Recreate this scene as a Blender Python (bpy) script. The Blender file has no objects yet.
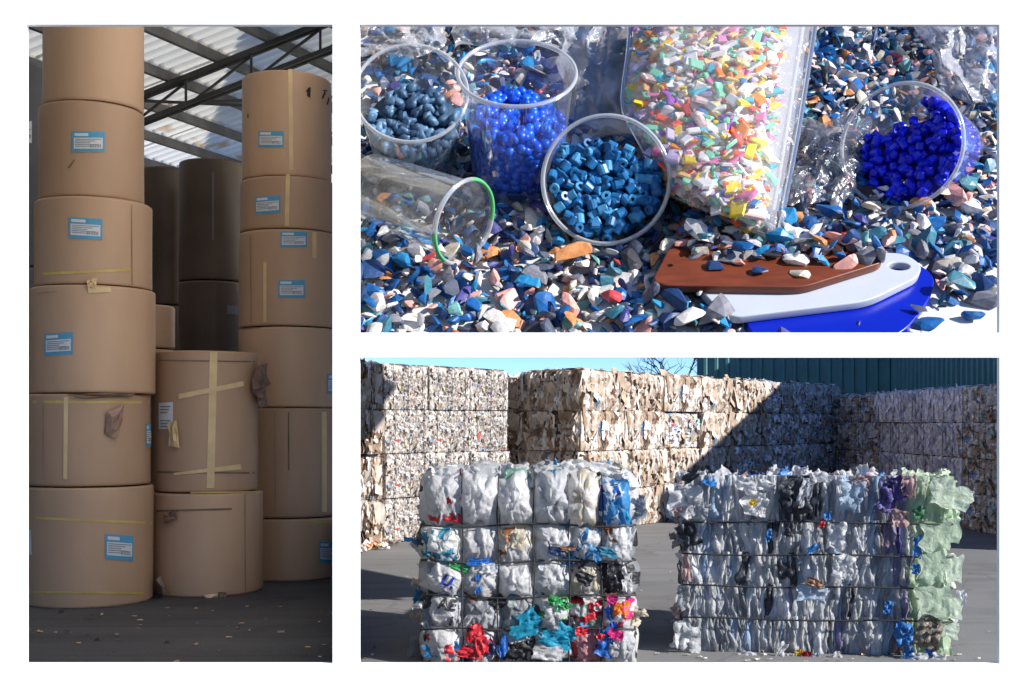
import bpy, bmesh, math, random
from mathutils import Vector, Matrix, noise
R = math.radians
rnd = random.Random(7)
S = bpy.context.scene
COL = S.collection

# ------------------------------------------------------------------ camera, sky, sun, exposure
F = 1200.0; CX = 512.0; HY = 423.0; CAMZ = 1.6
cd = bpy.data.cameras.new('camera'); cam = bpy.data.objects.new('camera', cd); COL.objects.link(cam)
cam.location = (0, 0, CAMZ); cam.rotation_euler = (R(90), 0, 0)
cd.sensor_width = 36; cd.lens = 36*F/1024; cd.shift_y = (HY-344.5)/1024
cd.clip_start = 0.05; cd.clip_end = 3000
S.camera = cam
SUN_AZ, SUN_EL = 62, 26.5
w = bpy.data.worlds.new('World'); S.world = w; w.use_nodes = True
nt = w.node_tree; bg = nt.nodes['Background']
sky = nt.nodes.new('ShaderNodeTexSky'); sky.sky_type = 'NISHITA'; sky.sun_disc = False
sky.sun_elevation = R(SUN_EL); sky.sun_rotation = R(180-SUN_AZ)
sky.altitude = 2200; sky.air_density = 0.8; sky.dust_density = 0.0; sky.ozone_density = 7.0
nt.links.new(sky.outputs[0], bg.inputs[0]); bg.inputs[1].default_value = 0.105
sd = bpy.data.lights.new('sun', 'SUN'); sd.energy = 4.4; sd.angle = R(0.6); sd.color = (1, .95, .87)
sun = bpy.data.objects.new('sun', sd); COL.objects.link(sun)
tosun = Vector((math.sin(R(SUN_AZ))*math.cos(R(SUN_EL)), -math.cos(R(SUN_AZ))*math.cos(R(SUN_EL)), math.sin(R(SUN_EL))))
sun.location = (12, -6, 12); sun.rotation_euler = (-tosun).to_track_quat('-Z', 'Y').to_euler()
S.view_settings.view_transform = 'Standard'; S.view_settings.look = 'None'
S.view_settings.exposure = 1.0; S.view_settings.gamma = 1.0
S.render.engine = 'CYCLES'
S.cycles.max_bounces = 10; S.cycles.diffuse_bounces = 5; S.cycles.transparent_max_bounces = 24
S.cycles.caustics_reflective = False; S.cycles.caustics_refractive = False
S.cycles.use_denoising = True

# ------------------------------------------------------------------ helpers
def P(px, py, D):
    return Vector(((px-CX)*D/F, D, CAMZ+(HY-py)*D/F))
def srgb(r, g, b, k=1.0):
    f = lambda c: (c/255/12.92 if c/255 <= .04045 else ((c/255+.055)/1.055)**2.4)*k
    return (f(r), f(g), f(b))
def thing(name, label, cat, loc=(0, 0, 0), group=None, mat=None):
    o = bpy.data.objects.new(name, None); COL.objects.link(o)
    if mat is not None: o.matrix_world = mat
    else: o.location = loc
    o['label'] = label; o['category'] = cat
    if group: o['group'] = group
    o.empty_display_size = .1
    return o
def tag(o, label, cat, group=None):
    o['label'] = label; o['category'] = cat
    if group: o['group'] = group
    return o
def mesh(name, vs, fs, mats, fm=None, smooth=False):
    me = bpy.data.meshes.new(name); me.from_pydata([tuple(v) for v in vs], [], fs); me.update()
    for m in (mats if isinstance(mats, (list, tuple)) else [mats]): me.materials.append(m)
    if fm: me.polygons.foreach_set('material_index', fm)
    if smooth: me.polygons.foreach_set('use_smooth', [True]*len(me.polygons))
    return me
def link(name, me, parent=None, kind=None, mw=None):
    o = bpy.data.objects.new(name, me); COL.objects.link(o)
    if parent is not None: o.parent = parent
    if kind: o['kind'] = kind
    if mw is not None:
        if parent is not None: o.matrix_basis = mw
        else: o.matrix_world = mw
    return o
class MB:
    def __init__(s): s.v = []; s.f = []; s.m = []
    def add(s, vs, fs, mi=0):
        b = len(s.v); s.v += [tuple(v) for v in vs]
        s.f += [tuple(i+b for i in f) for f in fs]
        s.m += [mi]*len(fs) if isinstance(mi, int) else list(mi)
    def box(s, a, b, mi=0, M=None):
        x0, y0, z0 = a; x1, y1, z1 = b
        vs = [Vector(p) for p in ((x0,y0,z0),(x1,y0,z0),(x1,y1,z0),(x0,y1,z0),(x0,y0,z1),(x1,y0,z1),(x1,y1,z1),(x0,y1,z1))]
        if M is not None: vs = [M @ p for p in vs]
        s.add(vs, [(0,3,2,1),(4,5,6,7),(0,1,5,4),(1,2,6,5),(2,3,7,6),(3,0,4,7)], mi)
    def bar(s, p, q, w_, h_, mi=0):
        p, q = Vector(p), Vector(q); d = (q-p); L = d.length; d.normalize()
        up = Vector((0,0,1)) if abs(d.z) < .95 else Vector((1,0,0))
        a = d.cross(up).normalized()*w_/2; b = a.cross(d).normalized()*h_/2
        vs = [p-a-b, p+a-b, p+a+b, p-a+b, q-a-b, q+a-b, q+a+b, q-a+b]
        s.add(vs, [(0,1,2,3),(7,6,5,4),(0,4,5,1),(1,5,6,2),(2,6,7,3),(3,7,4,0)], mi)
    def tube(s, pts, r, n=6, mi=0, closed=False):
        pts = [Vector(p) for p in pts]; N = len(pts); b = len(s.v)
        for i, p in enumerate(pts):
            if closed: d = pts[(i+1) % N]-pts[i-1]
            else: d = pts[min(i+1, N-1)]-pts[max(i-1, 0)]
            d.normalize(); up = Vector((0,0,1)) if abs(d.z) < .9 else Vector((0,1,0))
            a = d.cross(up).normalized(); c = a.cross(d).normalized()
            rr = r[i] if isinstance(r, (list, tuple)) else r
            for k in range(n):
                t = 2*math.pi*k/n; s.v.append(tuple(p+a*math.cos(t)*rr+c*math.sin(t)*rr))
        for i in range(N if closed else N-1):
            i2 = (i+1) % N
            for k in range(n):
                s.f.append((b+i*n+k, b+i*n+(k+1) % n, b+i2*n+(k+1) % n, b+i2*n+k)); s.m.append(mi)
    def lathe(s, prof, n=48, mi=0, M=None):
        b = len(s.v)
        for (r, z) in prof:
            for k in range(n):
                t = 2*math.pi*k/n; v = Vector((r*math.cos(t), r*math.sin(t), z)); s.v.append(tuple(M @ v if M is not None else v))
        for i in range(len(prof)-1):
            for k in range(n):
                s.f.append((b+i*n+k, b+i*n+(k+1) % n, b+(i+1)*n+(k+1) % n, b+(i+1)*n+k)); s.m.append(mi)
    def mesh(s, name, mats, smooth=False): return mesh(name, s.v, s.f, mats, s.m, smooth)
    def build(s, name, mats, parent=None, smooth=False, kind=None, mw=None): return link(name, s.mesh(name, mats, smooth), parent, kind, mw)
def rotm(r=rnd):
    from mathutils import Euler
    return Euler((r.uniform(0, 6.28), r.uniform(0, 6.28), r.uniform(0, 6.28))).to_matrix().to_4x4()

_mc = {}
def mat(name, c, rough=.6, var=.15, scale=6.0, bump=0.0, bscale=40.0, spec=.4, metal=0.0, c2=None, stretch=None, detail=5.0, cut=(.35, .68), bdist=.01):
    """noise-mottled principled material; var darkens/lightens the base, or c2 is the second colour"""
    if name in _mc: return _mc[name]
    m = bpy.data.materials.new(name); m.use_nodes = True; t = m.node_tree; b = t.nodes['Principled BSDF']
    b.inputs['Roughness'].default_value = rough; b.inputs['Specular IOR Level'].default_value = spec; b.inputs['Metallic'].default_value = metal
    tc = t.nodes.new('ShaderNodeTexCoord'); src = tc.outputs['Object']
    if stretch:
        mp = t.nodes.new('ShaderNodeMapping'); mp.inputs['Scale'].default_value = stretch; t.links.new(src, mp.inputs[0]); src = mp.outputs[0]
    n = t.nodes.new('ShaderNodeTexNoise'); n.inputs['Scale'].default_value = scale; n.inputs['Detail'].default_value = detail; t.links.new(src, n.inputs['Vector'])
    cr = t.nodes.new('ShaderNodeValToRGB'); e = cr.color_ramp.elements
    e[0].position, e[1].position = cut
    a = tuple(x*(1-var) for x in c) if c2 is None else c; d = tuple(min(1, x*(1+var)) for x in c) if c2 is None else c2
    e[0].color = (*a, 1); e[1].color = (*d, 1)
    t.links.new(n.outputs['Fac'], cr.inputs[0]); t.links.new(cr.outputs[0], b.inputs['Base Color'])
    if bump:
        n2 = t.nodes.new('ShaderNodeTexNoise'); n2.inputs['Scale'].default_value = bscale; n2.inputs['Detail'].default_value = 4; t.links.new(src, n2.inputs['Vector'])
        bp = t.nodes.new('ShaderNodeBump'); bp.inputs['Strength'].default_value = bump; bp.inputs['Distance'].default_value = bdist
        t.links.new(n2.outputs['Fac'], bp.inputs['Height']); t.links.new(bp.outputs[0], b.inputs['Normal'])
    _mc[name] = m; return m
def clear_mat(name, tint=(1, 1, 1), haze=.06, gloss=.12, rough=.08, hazecol=(.9, .92, .95), bump=0):
    m = bpy.data.materials.new(name); m.use_nodes = True; t = m.node_tree; t.nodes.remove(t.nodes['Principled BSDF'])
    out = t.nodes['Material Output']; N = t.nodes.new; L = t.links.new
    tr = N('ShaderNodeBsdfTransparent'); tr.inputs[0].default_value = (*tint, 1)
    gl = N('ShaderNodeBsdfGlossy'); gl.inputs['Roughness'].default_value = rough; gl.inputs[0].default_value = (.95, .97, 1, 1)
    df = N('ShaderNodeBsdfDiffuse'); df.inputs[0].default_value = (*hazecol, 1)
    tl = N('ShaderNodeBsdfTranslucent'); tl.inputs[0].default_value = (*hazecol, 1)
    m0 = N('ShaderNodeMixShader'); m0.inputs[0].default_value = .4; L(df.outputs[0], m0.inputs[1]); L(tl.outputs[0], m0.inputs[2])
    m1 = N('ShaderNodeMixShader'); L(tr.outputs[0], m1.inputs[1]); L(m0.outputs[0], m1.inputs[2])
    lw = N('ShaderNodeLayerWeight'); lw.inputs[0].default_value = .25
    mr = N('ShaderNodeMapRange'); mr.inputs[3].default_value = haze; mr.inputs[4].default_value = min(.9, haze*3+.1); L(lw.outputs['Facing'], mr.inputs[0]); L(mr.outputs[0], m1.inputs[0])
    m2 = N('ShaderNodeMixShader'); L(m1.outputs[0], m2.inputs[1]); L(gl.outputs[0], m2.inputs[2])
    mr2 = N('ShaderNodeMapRange'); mr2.inputs[3].default_value = gloss*.4; mr2.inputs[4].default_value = min(.8, gloss*3); L(lw.outputs['Fresnel'], mr2.inputs[0]); L(mr2.outputs[0], m2.inputs[0])
    if bump:
        tc = N('ShaderNodeTexCoord'); n = N('ShaderNodeTexNoise'); n.inputs['Scale'].default_value = 9; n.inputs['Detail'].default_value = 3; n.inputs['Distortion'].default_value = 1.2; L(tc.outputs['Object'], n.inputs[0])
        bp = N('ShaderNodeBump'); bp.inputs['Strength'].default_value = bump; bp.inputs['Distance'].default_value = .04; L(n.outputs['Fac'], bp.inputs['Height'])
        for x in (gl, df): L(bp.outputs[0], x.inputs['Normal'])
    L(m2.outputs[0], out.inputs[0]); return m

# ------------------------------------------------------------------ setting: ground
def floor_mat(name, lo, hi, rough, marks):
    m = bpy.data.materials.new(name); m.use_nodes = True; t = m.node_tree; b = t.nodes['Principled BSDF']; N = t.nodes.new; L = t.links.new
    b.inputs['Roughness'].default_value = rough; b.inputs['Specular IOR Level'].default_value = .3
    tc = N('ShaderNodeTexCoord')
    def nz(scale, det, st=(1, 1, 1), dist=0):
        mp = N('ShaderNodeMapping'); mp.inputs['Scale'].default_value = st; L(tc.outputs['Object'], mp.inputs[0]); n = N('ShaderNodeTexNoise'); n.inputs['Scale'].default_value = scale; n.inputs['Detail'].default_value = det; n.inputs['Distortion'].default_value = dist; L(mp.outputs[0], n.inputs[0]); return n.outputs['Fac']
    def mth(op, a, c):
        n = N('ShaderNodeMath'); n.operation = op
        for i, x in enumerate((a, c)):
            if isinstance(x, (int, float)): n.inputs[i].default_value = x
            else: L(x, n.inputs[i])
        return n.outputs[0]
    def rng(x, a, c, d, e): n = N('ShaderNodeMapRange'); L(x, n.inputs[0]); n.inputs[1].default_value = a; n.inputs[2].default_value = c; n.inputs[3].default_value = d; n.inputs[4].default_value = e; return n.outputs[0]
    f = mth('ADD', mth('MULTIPLY', nz(.7, 6, (.45, 1.5, 1)), .55), mth('MULTIPLY', nz(70, 3), .45))
    vo = N('ShaderNodeTexVoronoi'); vo.feature = 'DISTANCE_TO_EDGE'; vo.inputs['Scale'].default_value = .42; n2 = N('ShaderNodeTexNoise'); n2.inputs['Scale'].default_value = 1.5; n2.inputs['Detail'].default_value = 6; L(tc.outputs['Object'], n2.inputs[0])
    va = N('ShaderNodeVectorMath'); va.operation = 'MULTIPLY_ADD'; va.inputs[1].default_value = (.9, .9, .9); L(n2.outputs['Color'], va.inputs[0]); L(tc.outputs['Object'], va.inputs[2]); L(va.outputs[0], vo.inputs['Vector'])
    crack = rng(vo.outputs['Distance'], .0, .008, .72, 1.0)
    stain = rng(nz(.55, 4, (1, 1, 1), 1.5), .56, .66, 1.0, .78)
    trk = rng(nz(2.2, 2, (.06, 1.6, 1)), .55, .70, 1.0, 1-marks)
    cr = N('ShaderNodeValToRGB'); e = cr.color_ramp.elements; e[0].position, e[1].position = .34, .66; e[0].color = (*lo, 1); e[1].color = (*hi, 1); L(f, cr.inputs[0])
    mul = N('ShaderNodeVectorMath'); mul.operation = 'SCALE'; L(cr.outputs[0], mul.inputs[0]); L(mth('MULTIPLY', mth('MULTIPLY', crack, stain), trk), mul.inputs['Scale']); L(mul.outputs[0], b.inputs['Base Color'])
    bp = N('ShaderNodeBump'); bp.inputs['Strength'].default_value = .35; bp.inputs['Distance'].default_value = .006; L(nz(90, 4), bp.inputs['Height']); L(bp.outputs[0], b.inputs['Normal']); return m
link('ground', mesh('ground', [(-800,-400,0),(800,-400,0),(800,1600,0),(-800,1600,0)], [(0,1,2,3)], floor_mat('yard_concrete', (.140, .139, .140), (.228, .225, .222), .85, .18)), kind='structure')

# ------------------------------------------------------------------ white wall with three openings
WY = 5.6
def white_wall():
    wx = lambda p: (p-CX)*WY/F
    wz = lambda p: CAMZ+(HY-p)*WY/F
    m = mat('white_wall_paint', (.90, .90, .90), .7, var=.006, scale=3)
    X = [wx(-45), wx(26), wx(332.5), wx(359.5), wx(999.5), wx(1060)]
    top, bot = wz(-50), 0
    mb = MB(); y0, y1 = WY, WY+.03
    def col(x0, x1, zs):
        for (a, b) in zs: mb.box((x0, y0, a), (x1, y1, b))
    oz0, oz1 = wz(663.5), wz(24.5)
    # one polygon ring, built as a grid with holes left open, welded
    bm = bmesh.new()
    xs = [X[0], X[1], X[2], X[3], X[4], X[5]]
    zs = [bot, oz0, wz(357.5), wz(332.5), oz1, top]
    hole = {(1,1),(1,2),(1,3),(3,1),(3,3)}
    V = {}
    for s_, y in ((0, y0), (1, y1)):
        for i, x in enumerate(xs):
            for j, z in enumerate(zs): V[s_, i, j] = bm.verts.new((x, y, z))
    solid = lambda i, j: 0 <= i < 5 and 0 <= j < 5 and (i, j) not in hole
    for i in range(5):
        for j in range(5):
            if not solid(i, j): continue
            bm.faces.new((V[0,i,j], V[0,i+1,j], V[0,i+1,j+1], V[0,i,j+1]))
            bm.faces.new((V[1,i,j], V[1,i,j+1], V[1,i+1,j+1], V[1,i+1,j]))
            for (di, dj, a, b) in ((-1,0,(i,j+1),(i,j)),(1,0,(i+1,j),(i+1,j+1)),(0,-1,(i,j),(i+1,j)),(0,1,(i+1,j+1),(i,j+1))):
                if not solid(i+di, j+dj): bm.faces.new((V[0,*a], V[1,*a], V[1,*b], V[0,*b]))
    bmesh.ops.recalc_face_normals(bm, faces=bm.faces)
    me = bpy.data.meshes.new('white_wall'); bm.to_mesh(me); bm.free(); me.materials.append(m)
    tag(link('white_wall', me), 'plain white wall with one tall and two wide rectangular openings', 'wall')
white_wall()

# ------------------------------------------------------------------ warehouse shell
RAY = (345.5-CX)/F            # the added side wall runs along this line on the ground
PD = Vector((.41, .912, 0)).normalized(); QD = Vector((PD.y, -PD.x, 0)); SL = .20
RO = Vector((-5.1, 19.0, 5.92))
def roofp(p, q, dz=0): v = RO+PD*p+QD*q; v.z = RO.z+SL*q+dz; return v
def warehouse():
    steel = mat('dark_steel', (.045, .043, .042), .6, var=.3, scale=5)
    purl = mat('grey_purlin_steel', (.13, .125, .12), .6, var=.25, scale=4)
    con = floor_mat('dark_concrete_floor', (.060, .057, .057), (.115, .110, .110), .75, .25)
    metal = mat('weathered_roof_metal', (.50, .48, .44), .55, c2=(.62, .60, .54), scale=2.5, metal=.0)
    wallm = mat('warehouse_wall_sheet', (.16, .16, .165), .7, var=.2, scale=2)
    def trans(name, c, rust=False, fac=.75):
        m = bpy.data.materials.new(name); m.use_nodes = True; t = m.node_tree; b = t.nodes['Principled BSDF']; b.inputs['Roughness'].default_value = .5
        tl = t.nodes.new('ShaderNodeBsdfTranslucent'); mx = t.nodes.new('ShaderNodeMixShader'); mx.inputs[0].default_value = fac
        tc = t.nodes.new('ShaderNodeTexCoord'); n = t.nodes.new('ShaderNodeTexNoise'); n.inputs['Scale'].default_value = 1.7; n.inputs['Detail'].default_value = 6
        geo = t.nodes.new('ShaderNodeNewGeometry'); t.links.new(geo.outputs['Position'], n.inputs['Vector'])
        cr = t.nodes.new('ShaderNodeValToRGB'); e = cr.color_ramp.elements
        if rust: e[0].position, e[1].position = .57, .74; e[0].color = (*c, 1); e[1].color = (.62, .33, .10, 1)
        else: e[0].position, e[1].position = .3, .7; e[0].color = (*[x*.96 for x in c], 1); e[1].color = (*c, 1)
        t.links.new(n.outputs['Fac'], cr.inputs[0]); t.links.new(cr.outputs[0], b.inputs['Base Color']); t.links.new(cr.outputs[0], tl.inputs[0])
        t.links.new(b.outputs[0], mx.inputs[1]); t.links.new(tl.outputs[0], mx.inputs[2]); t.links.new(mx.outputs[0], t.nodes['Material Output'].inputs[0])
        return m
    sky_m = trans('translucent_white_sheet', (.97, .95, .88), fac=.93); rusty = trans('translucent_rusty_sheet', (.93, .90, .78), True, .88); cream = trans('translucent_cream_sheet', (.86, .82, .70), fac=.78); side_m = trans('added_translucent_wall_sheet', (.86, .84, .78), fac=.88)
    link('warehouse_floor', mesh('warehouse_floor', [(-14, 5.64, .004), (RAY*5.64, 5.64, .004), (RAY*21, 21, .004), (-14, 21, .004)], [(0,1,2,3)], con), kind='structure')
    root = thing('warehouse', 'open-fronted warehouse with corrugated roof on dark steel trusses around the rolls', 'warehouse', (-4, 14, 0))
    off = Matrix.Translation((4, -14, 0))
    # side wall and back wall sheets (with ribs)
    def sheetwall(a, b, h, name, nrib, wm=None):
        mb = MB(); a = Vector(a); b = Vector(b); d = (b-a)/nrib; nrm = Vector((d.y, -d.x, 0)).normalized()*.03
        for i in range(nrib):
            p = a+d*i
            pts = [p, p+d*.3, p+d*.38+nrm, p+d*.9+nrm, p+d]
            for k in range(4):
                u, v = pts[k], pts[k+1]
                mb.add([u, v, v+Vector((0,0,h)), u+Vector((0,0,h))], [(0,1,2,3)])
        mb.build(name, wm or wallm, root, mw=off)
    sheetwall((RAY*5.66-.02, 5.66, .6), (RAY*21-.02, 21, .6), 6.8, 'added_translucent_side_wall', 75, side_m); sheetwall((RAY*5.66-.02, 5.66, 0), (RAY*21-.02, 21, 0), .62, 'added_side_wall_base', 75)  # unseen wall added to stop direct sun, translucent to light the rolls softly
    sheetwall((-14, 20.6, 0), (RAY*20.6-.06, 20.6, 0), 5.4, 'back_wall', 60)
    sheetwall((-8.7, 20.6, 0), (-8.7, 5.66, 0), 7.0, 'added_left_wall', 60)  # unseen wall added to cut sky fill and darken the rolls' left sides
    mb = MB(); mb.box((-8.75, 5.70, 3.85), (RAY*5.7, 5.74, 7.6)); mb.build('added_sky_blocker', wallm, root, mw=off)  # unseen panel added above the opening to block sky light on the rolls
    # roof sheets: rows between purlins along q, columns along p
    DQ, DP = .80, 1.72; n = 72; rows = range(-2, 10)
    q0 = -.72
    def smesh(mt):
        vs = []; fs = []
        for i in range(n+1):
            p = (i/n)*(DP+.06); z = .07*max(0, math.cos(i/n*2*math.pi*9))**2
            for q in (-.02, DQ+.03): vs.append(PD*p+QD*q+Vector((0, 0, SL*q+z+.012*(1 if q < 0 else 0))))
        for i in range(n): fs.append((2*i, 2*i+2, 2*i+3, 2*i+1))
        return mesh('roof_sheet', vs, fs, mt, smooth=True)
    ms = {k: smesh(v) for k, v in dict(s=sky_m, r=rusty, c=cream, m=metal).items()}
    for r_ in rows:
        for c in range(-8, 3):
            k = 's' if r_ <= 0 else ('r' if r_ == 1 else ('c' if r_ in (2, 3) else ('m' if r_ > 6 and (r_+c) % 3 else 'c')))
            o = link('roof_sheet', ms[k], root); o.location = roofp(c*DP-.6, q0+r_*DQ, .06+.004*((c+r_) % 2)) - Vector((-4, 14, 0))
    for r_ in range(-2, 11):
        mb = MB(); q = q0+r_*DQ
        mb.bar(roofp(-12.6, q, -.03), roofp(4.2, q, -.03), .07, .13)
        mb.build('purlin', purl, root, mw=off)
    for p in (-5.9, -2.5):
        mb = MB(); lo = -.36
        for dp in (-.05, .05):
            mb.bar(roofp(p+dp, -2.3, -.15), roofp(p+dp, 7.6, -.15), .04, .06)
            mb.bar(roofp(p+dp, -2.3, lo-.15), roofp(p+dp, 7.6, lo-.15), .035, .055)
        q = -2.2; k = 0
        while q < 7.2:
            mb.bar(roofp(p-.03, q, -.17), roofp(p-.03, q, lo-.13), .03, .03)
            mb.bar(roofp(p+.03, q, lo-.13), roofp(p+.03, q+1.05, -.17), .028, .028)
            q += 1.05
        mb.build('truss', steel, root, mw=off)
    # braces between the trusses
    mb = MB()
    for (a, b) in (((-2.5, 1.2, -.2), (1.0, 3.2, -.15)), ((-2.5, 2.1, -.5), (1.0, 4.1, -.12)), ((-2.5, 3.4, -.5), (1.0, 2.0, -.12))):
        mb.bar(roofp(*a), roofp(*b), .035, .035)
    mb.build('cross_brace', steel, root, mw=off)
warehouse()

# ------------------------------------------------------------------ paper rolls
kraft = [mat('kraft_paper_%d' % i, tuple(x*k for x in (.50, .315, .195)), .46, var=.15, scale=1.3, bump=.2, bscale=5, stretch=(1, 1, .35), spec=.35) for i, k in enumerate((1.0, .9, 1.08))]
kraftshade = mat('shade_darkened_kraft', (.075, .048, .033), .45, var=.2, scale=1.5, spec=.35)  # kraft colour darkened to paint the shade on the back stacks
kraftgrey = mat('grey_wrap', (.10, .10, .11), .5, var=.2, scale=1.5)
tape_y = mat('yellow_tape', (.62, .44, .12), .35, var=.12, scale=5)
tape_l = mat('tan_paper_tape', (.74, .53, .27), .45, var=.1, scale=5)
lab_b = mat('label_blue', (.10, .36, .56), .5, var=.05); lab_w = mat('label_white', (.72, .73, .74), .5, var=.04); lab_g = mat('label_print', (.25, .27, .30), .6, var=.05)
torn = mat('torn_board', (.36, .22, .16), .7, var=.2, scale=9); blackp = mat('black_print', (.02, .02, .022), .6, var=.1)
seamk = mat('kraft_seam', (.36, .235, .15), .6, var=.2, scale=4)
seamd = mat('brown_liner', (.22, .14, .09), .7, var=.2, scale=5)
class Roll:
    def __init__(s, pxc, hw, D, z0, z1, label, m=None, cap=True, seed=0):
        s.D = D; s.r = hw*D/F; s.c = Vector(((pxc-CX)*D/F, D, 0)); s.z0, s.z1 = z0, z1
        s.root = thing('paper_roll', label, 'paper roll', (s.c.x, D, z0), 'kraft paper rolls stacked in the warehouse')
        s.off = Matrix.Translation((-s.c.x, -D, -z0)); m = m or kraft[seed % 3]; h = z1-z0; r = s.r
        mb = MB(); n = 72; b = []
        prof = [(r*.10, .012), (r-.05, .010), (r-.012, .003), (r-.002, .014), (r, .03)]+[(r, h*k/6) for k in range(1, 6)]+[(r, h-.03), (r-.002, h-.014), (r-.014, h-.004), (r-.05, h-.010), (r*.10, h-.012)]
        mb.lathe(prof, n)
        vs = []
        for v in mb.v:
            d = Vector((v[0], v[1], 0)); k = 1+.007*noise.noise(Vector((v[0]*2, v[1]*2, v[2]*1.5+seed*7.3)))+.0022*noise.noise(Vector((v[0]*9, v[1]*9, v[2]*6+seed)))
            vs.append((v[0]*k, v[1]*k, v[2]))
        mb.v = vs
        mb.build('wrapper', m, s.root, smooth=True)
        cb = MB(); cb.lathe([(r*.10, h-.03), (r*.13, h-.006), (r*.13, h+.004), (r*.09, h+.004), (r*.09, h-.06)], 20); cb.build('core_tube', seamd, s.root, smooth=True)
        s.seed = seed
        # direction to the camera and to its right, as seen from this roll
        t = Vector((-s.c.x, -D, 0)).normalized(); s.t = t; s.rt = Vector((-t.y, t.x, 0)); s.pxc = pxc; s.hw = hw
    def pt(s, px, py, dr=.004):
        a = (px-s.pxc)*s.D/F/s.r; a = max(-.999, min(.999, a)); ph = math.asin(a)
        q = s.c+(s.t*math.cos(ph)+s.rt*math.sin(ph))*(s.r+dr)
        q.z = CAMZ+(HY-py)*q.y/F
        return q
    def patch(s, mb, quad, mi=0, dr=.005, nu=5, nv=4):
        (a, b, c, d) = [Vector((*p, 0)) for p in quad]; vs = []; fs = []
        for j in range(nv+1):
            for i in range(nu+1):
                u, v = i/nu, j/nv; p = (a*(1-u)+b*u)*(1-v)+(d*(1-u)+c*u)*v
                vs.append(s.pt(p.x, p.y, dr))
        for j in range(nv):
            for i in range(nu):
                k = j*(nu+1)+i; fs.append((k, k+nu+1, k+nu+2, k+1))
        mb.add(vs, fs, mi)
    def strip(s, name, quad, m, dr=.005, nu=6, nv=6):
        mb = MB(); s.patch(mb, quad, 0, dr, nu, nv); return mb.build(name, m, s.root, mw=s.off)
    def label(s, x0, y0, x1, y1, sk=0, blue=True):
        w_, h_ = x1-x0, y1-y0
        def q(u0, v0, u1, v1): return [(x0+w_*u, y0+h_*v+sk*(u-.5)) for (u, v) in ((u0,v0),(u1,v0),(u1,v1),(u0,v1))]
        mb = MB(); s.patch(mb, q(0,0,1,1), 0, .005); lb = mb.build('label', [lab_b if blue else lab_w], s.root, mw=s.off)
        mb = MB()
        if blue: s.patch(mb, q(.06,.30,.94,.84), 0, .008); s.patch(mb, q(.08,.08,.5,.22), 0, .008)
        for k in range(5):
            v = .36+k*.085; s.patch(mb, q(.10, v, (.9, .7, .55, .8, .6)[k], v+.035), 1, .010, 4, 1)
        for k in range(7): s.patch(mb, q(.55+k*.05, .62, .55+k*.05+.024, .78), 1, .011, 1, 1)
        mb.build('print', [lab_w, lab_g], lb)
    def flap(s, pts, m=torn, out=.06, seed=0):
        """ragged torn piece, bent away from the roll; pts is a pixel outline"""
        cx = sum(p[0] for p in pts)/len(pts); cy = sum(p[1] for p in pts)/len(pts); rr = random.Random(seed); vs = []; n = len(pts)
        vs.append(s.pt(cx, cy, out))
        ring = []
        for k, (x, y) in enumerate(pts):
            x2, y2 = pts[(k+1) % n]
            for f in (0, .5):
                X, Y = x+(x2-x)*f+rr.uniform(-.8, .8), y+(y2-y)*f+rr.uniform(-.8, .8)
                ring.append(s.pt(X, Y, .01+out*rr.uniform(.2, 1.1)))
        mid = [(v+vs[0])/2+s.t*rr.uniform(-.02, .03) for v in ring]; N = len(ring)
        vs += mid+ring; fs = [(0, 1+k, 1+(k+1) % N) for k in range(N)]+[(1+k, 1+N+k, 1+N+(k+1) % N, 1+(k+1) % N) for k in range(N)]
        o = link('torn_flap', mesh('torn_flap', vs, fs, m), s.root, mw=s.off)
        md = o.modifiers.new('thick', 'SOLIDIFY'); md.thickness = .006
        return o
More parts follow.
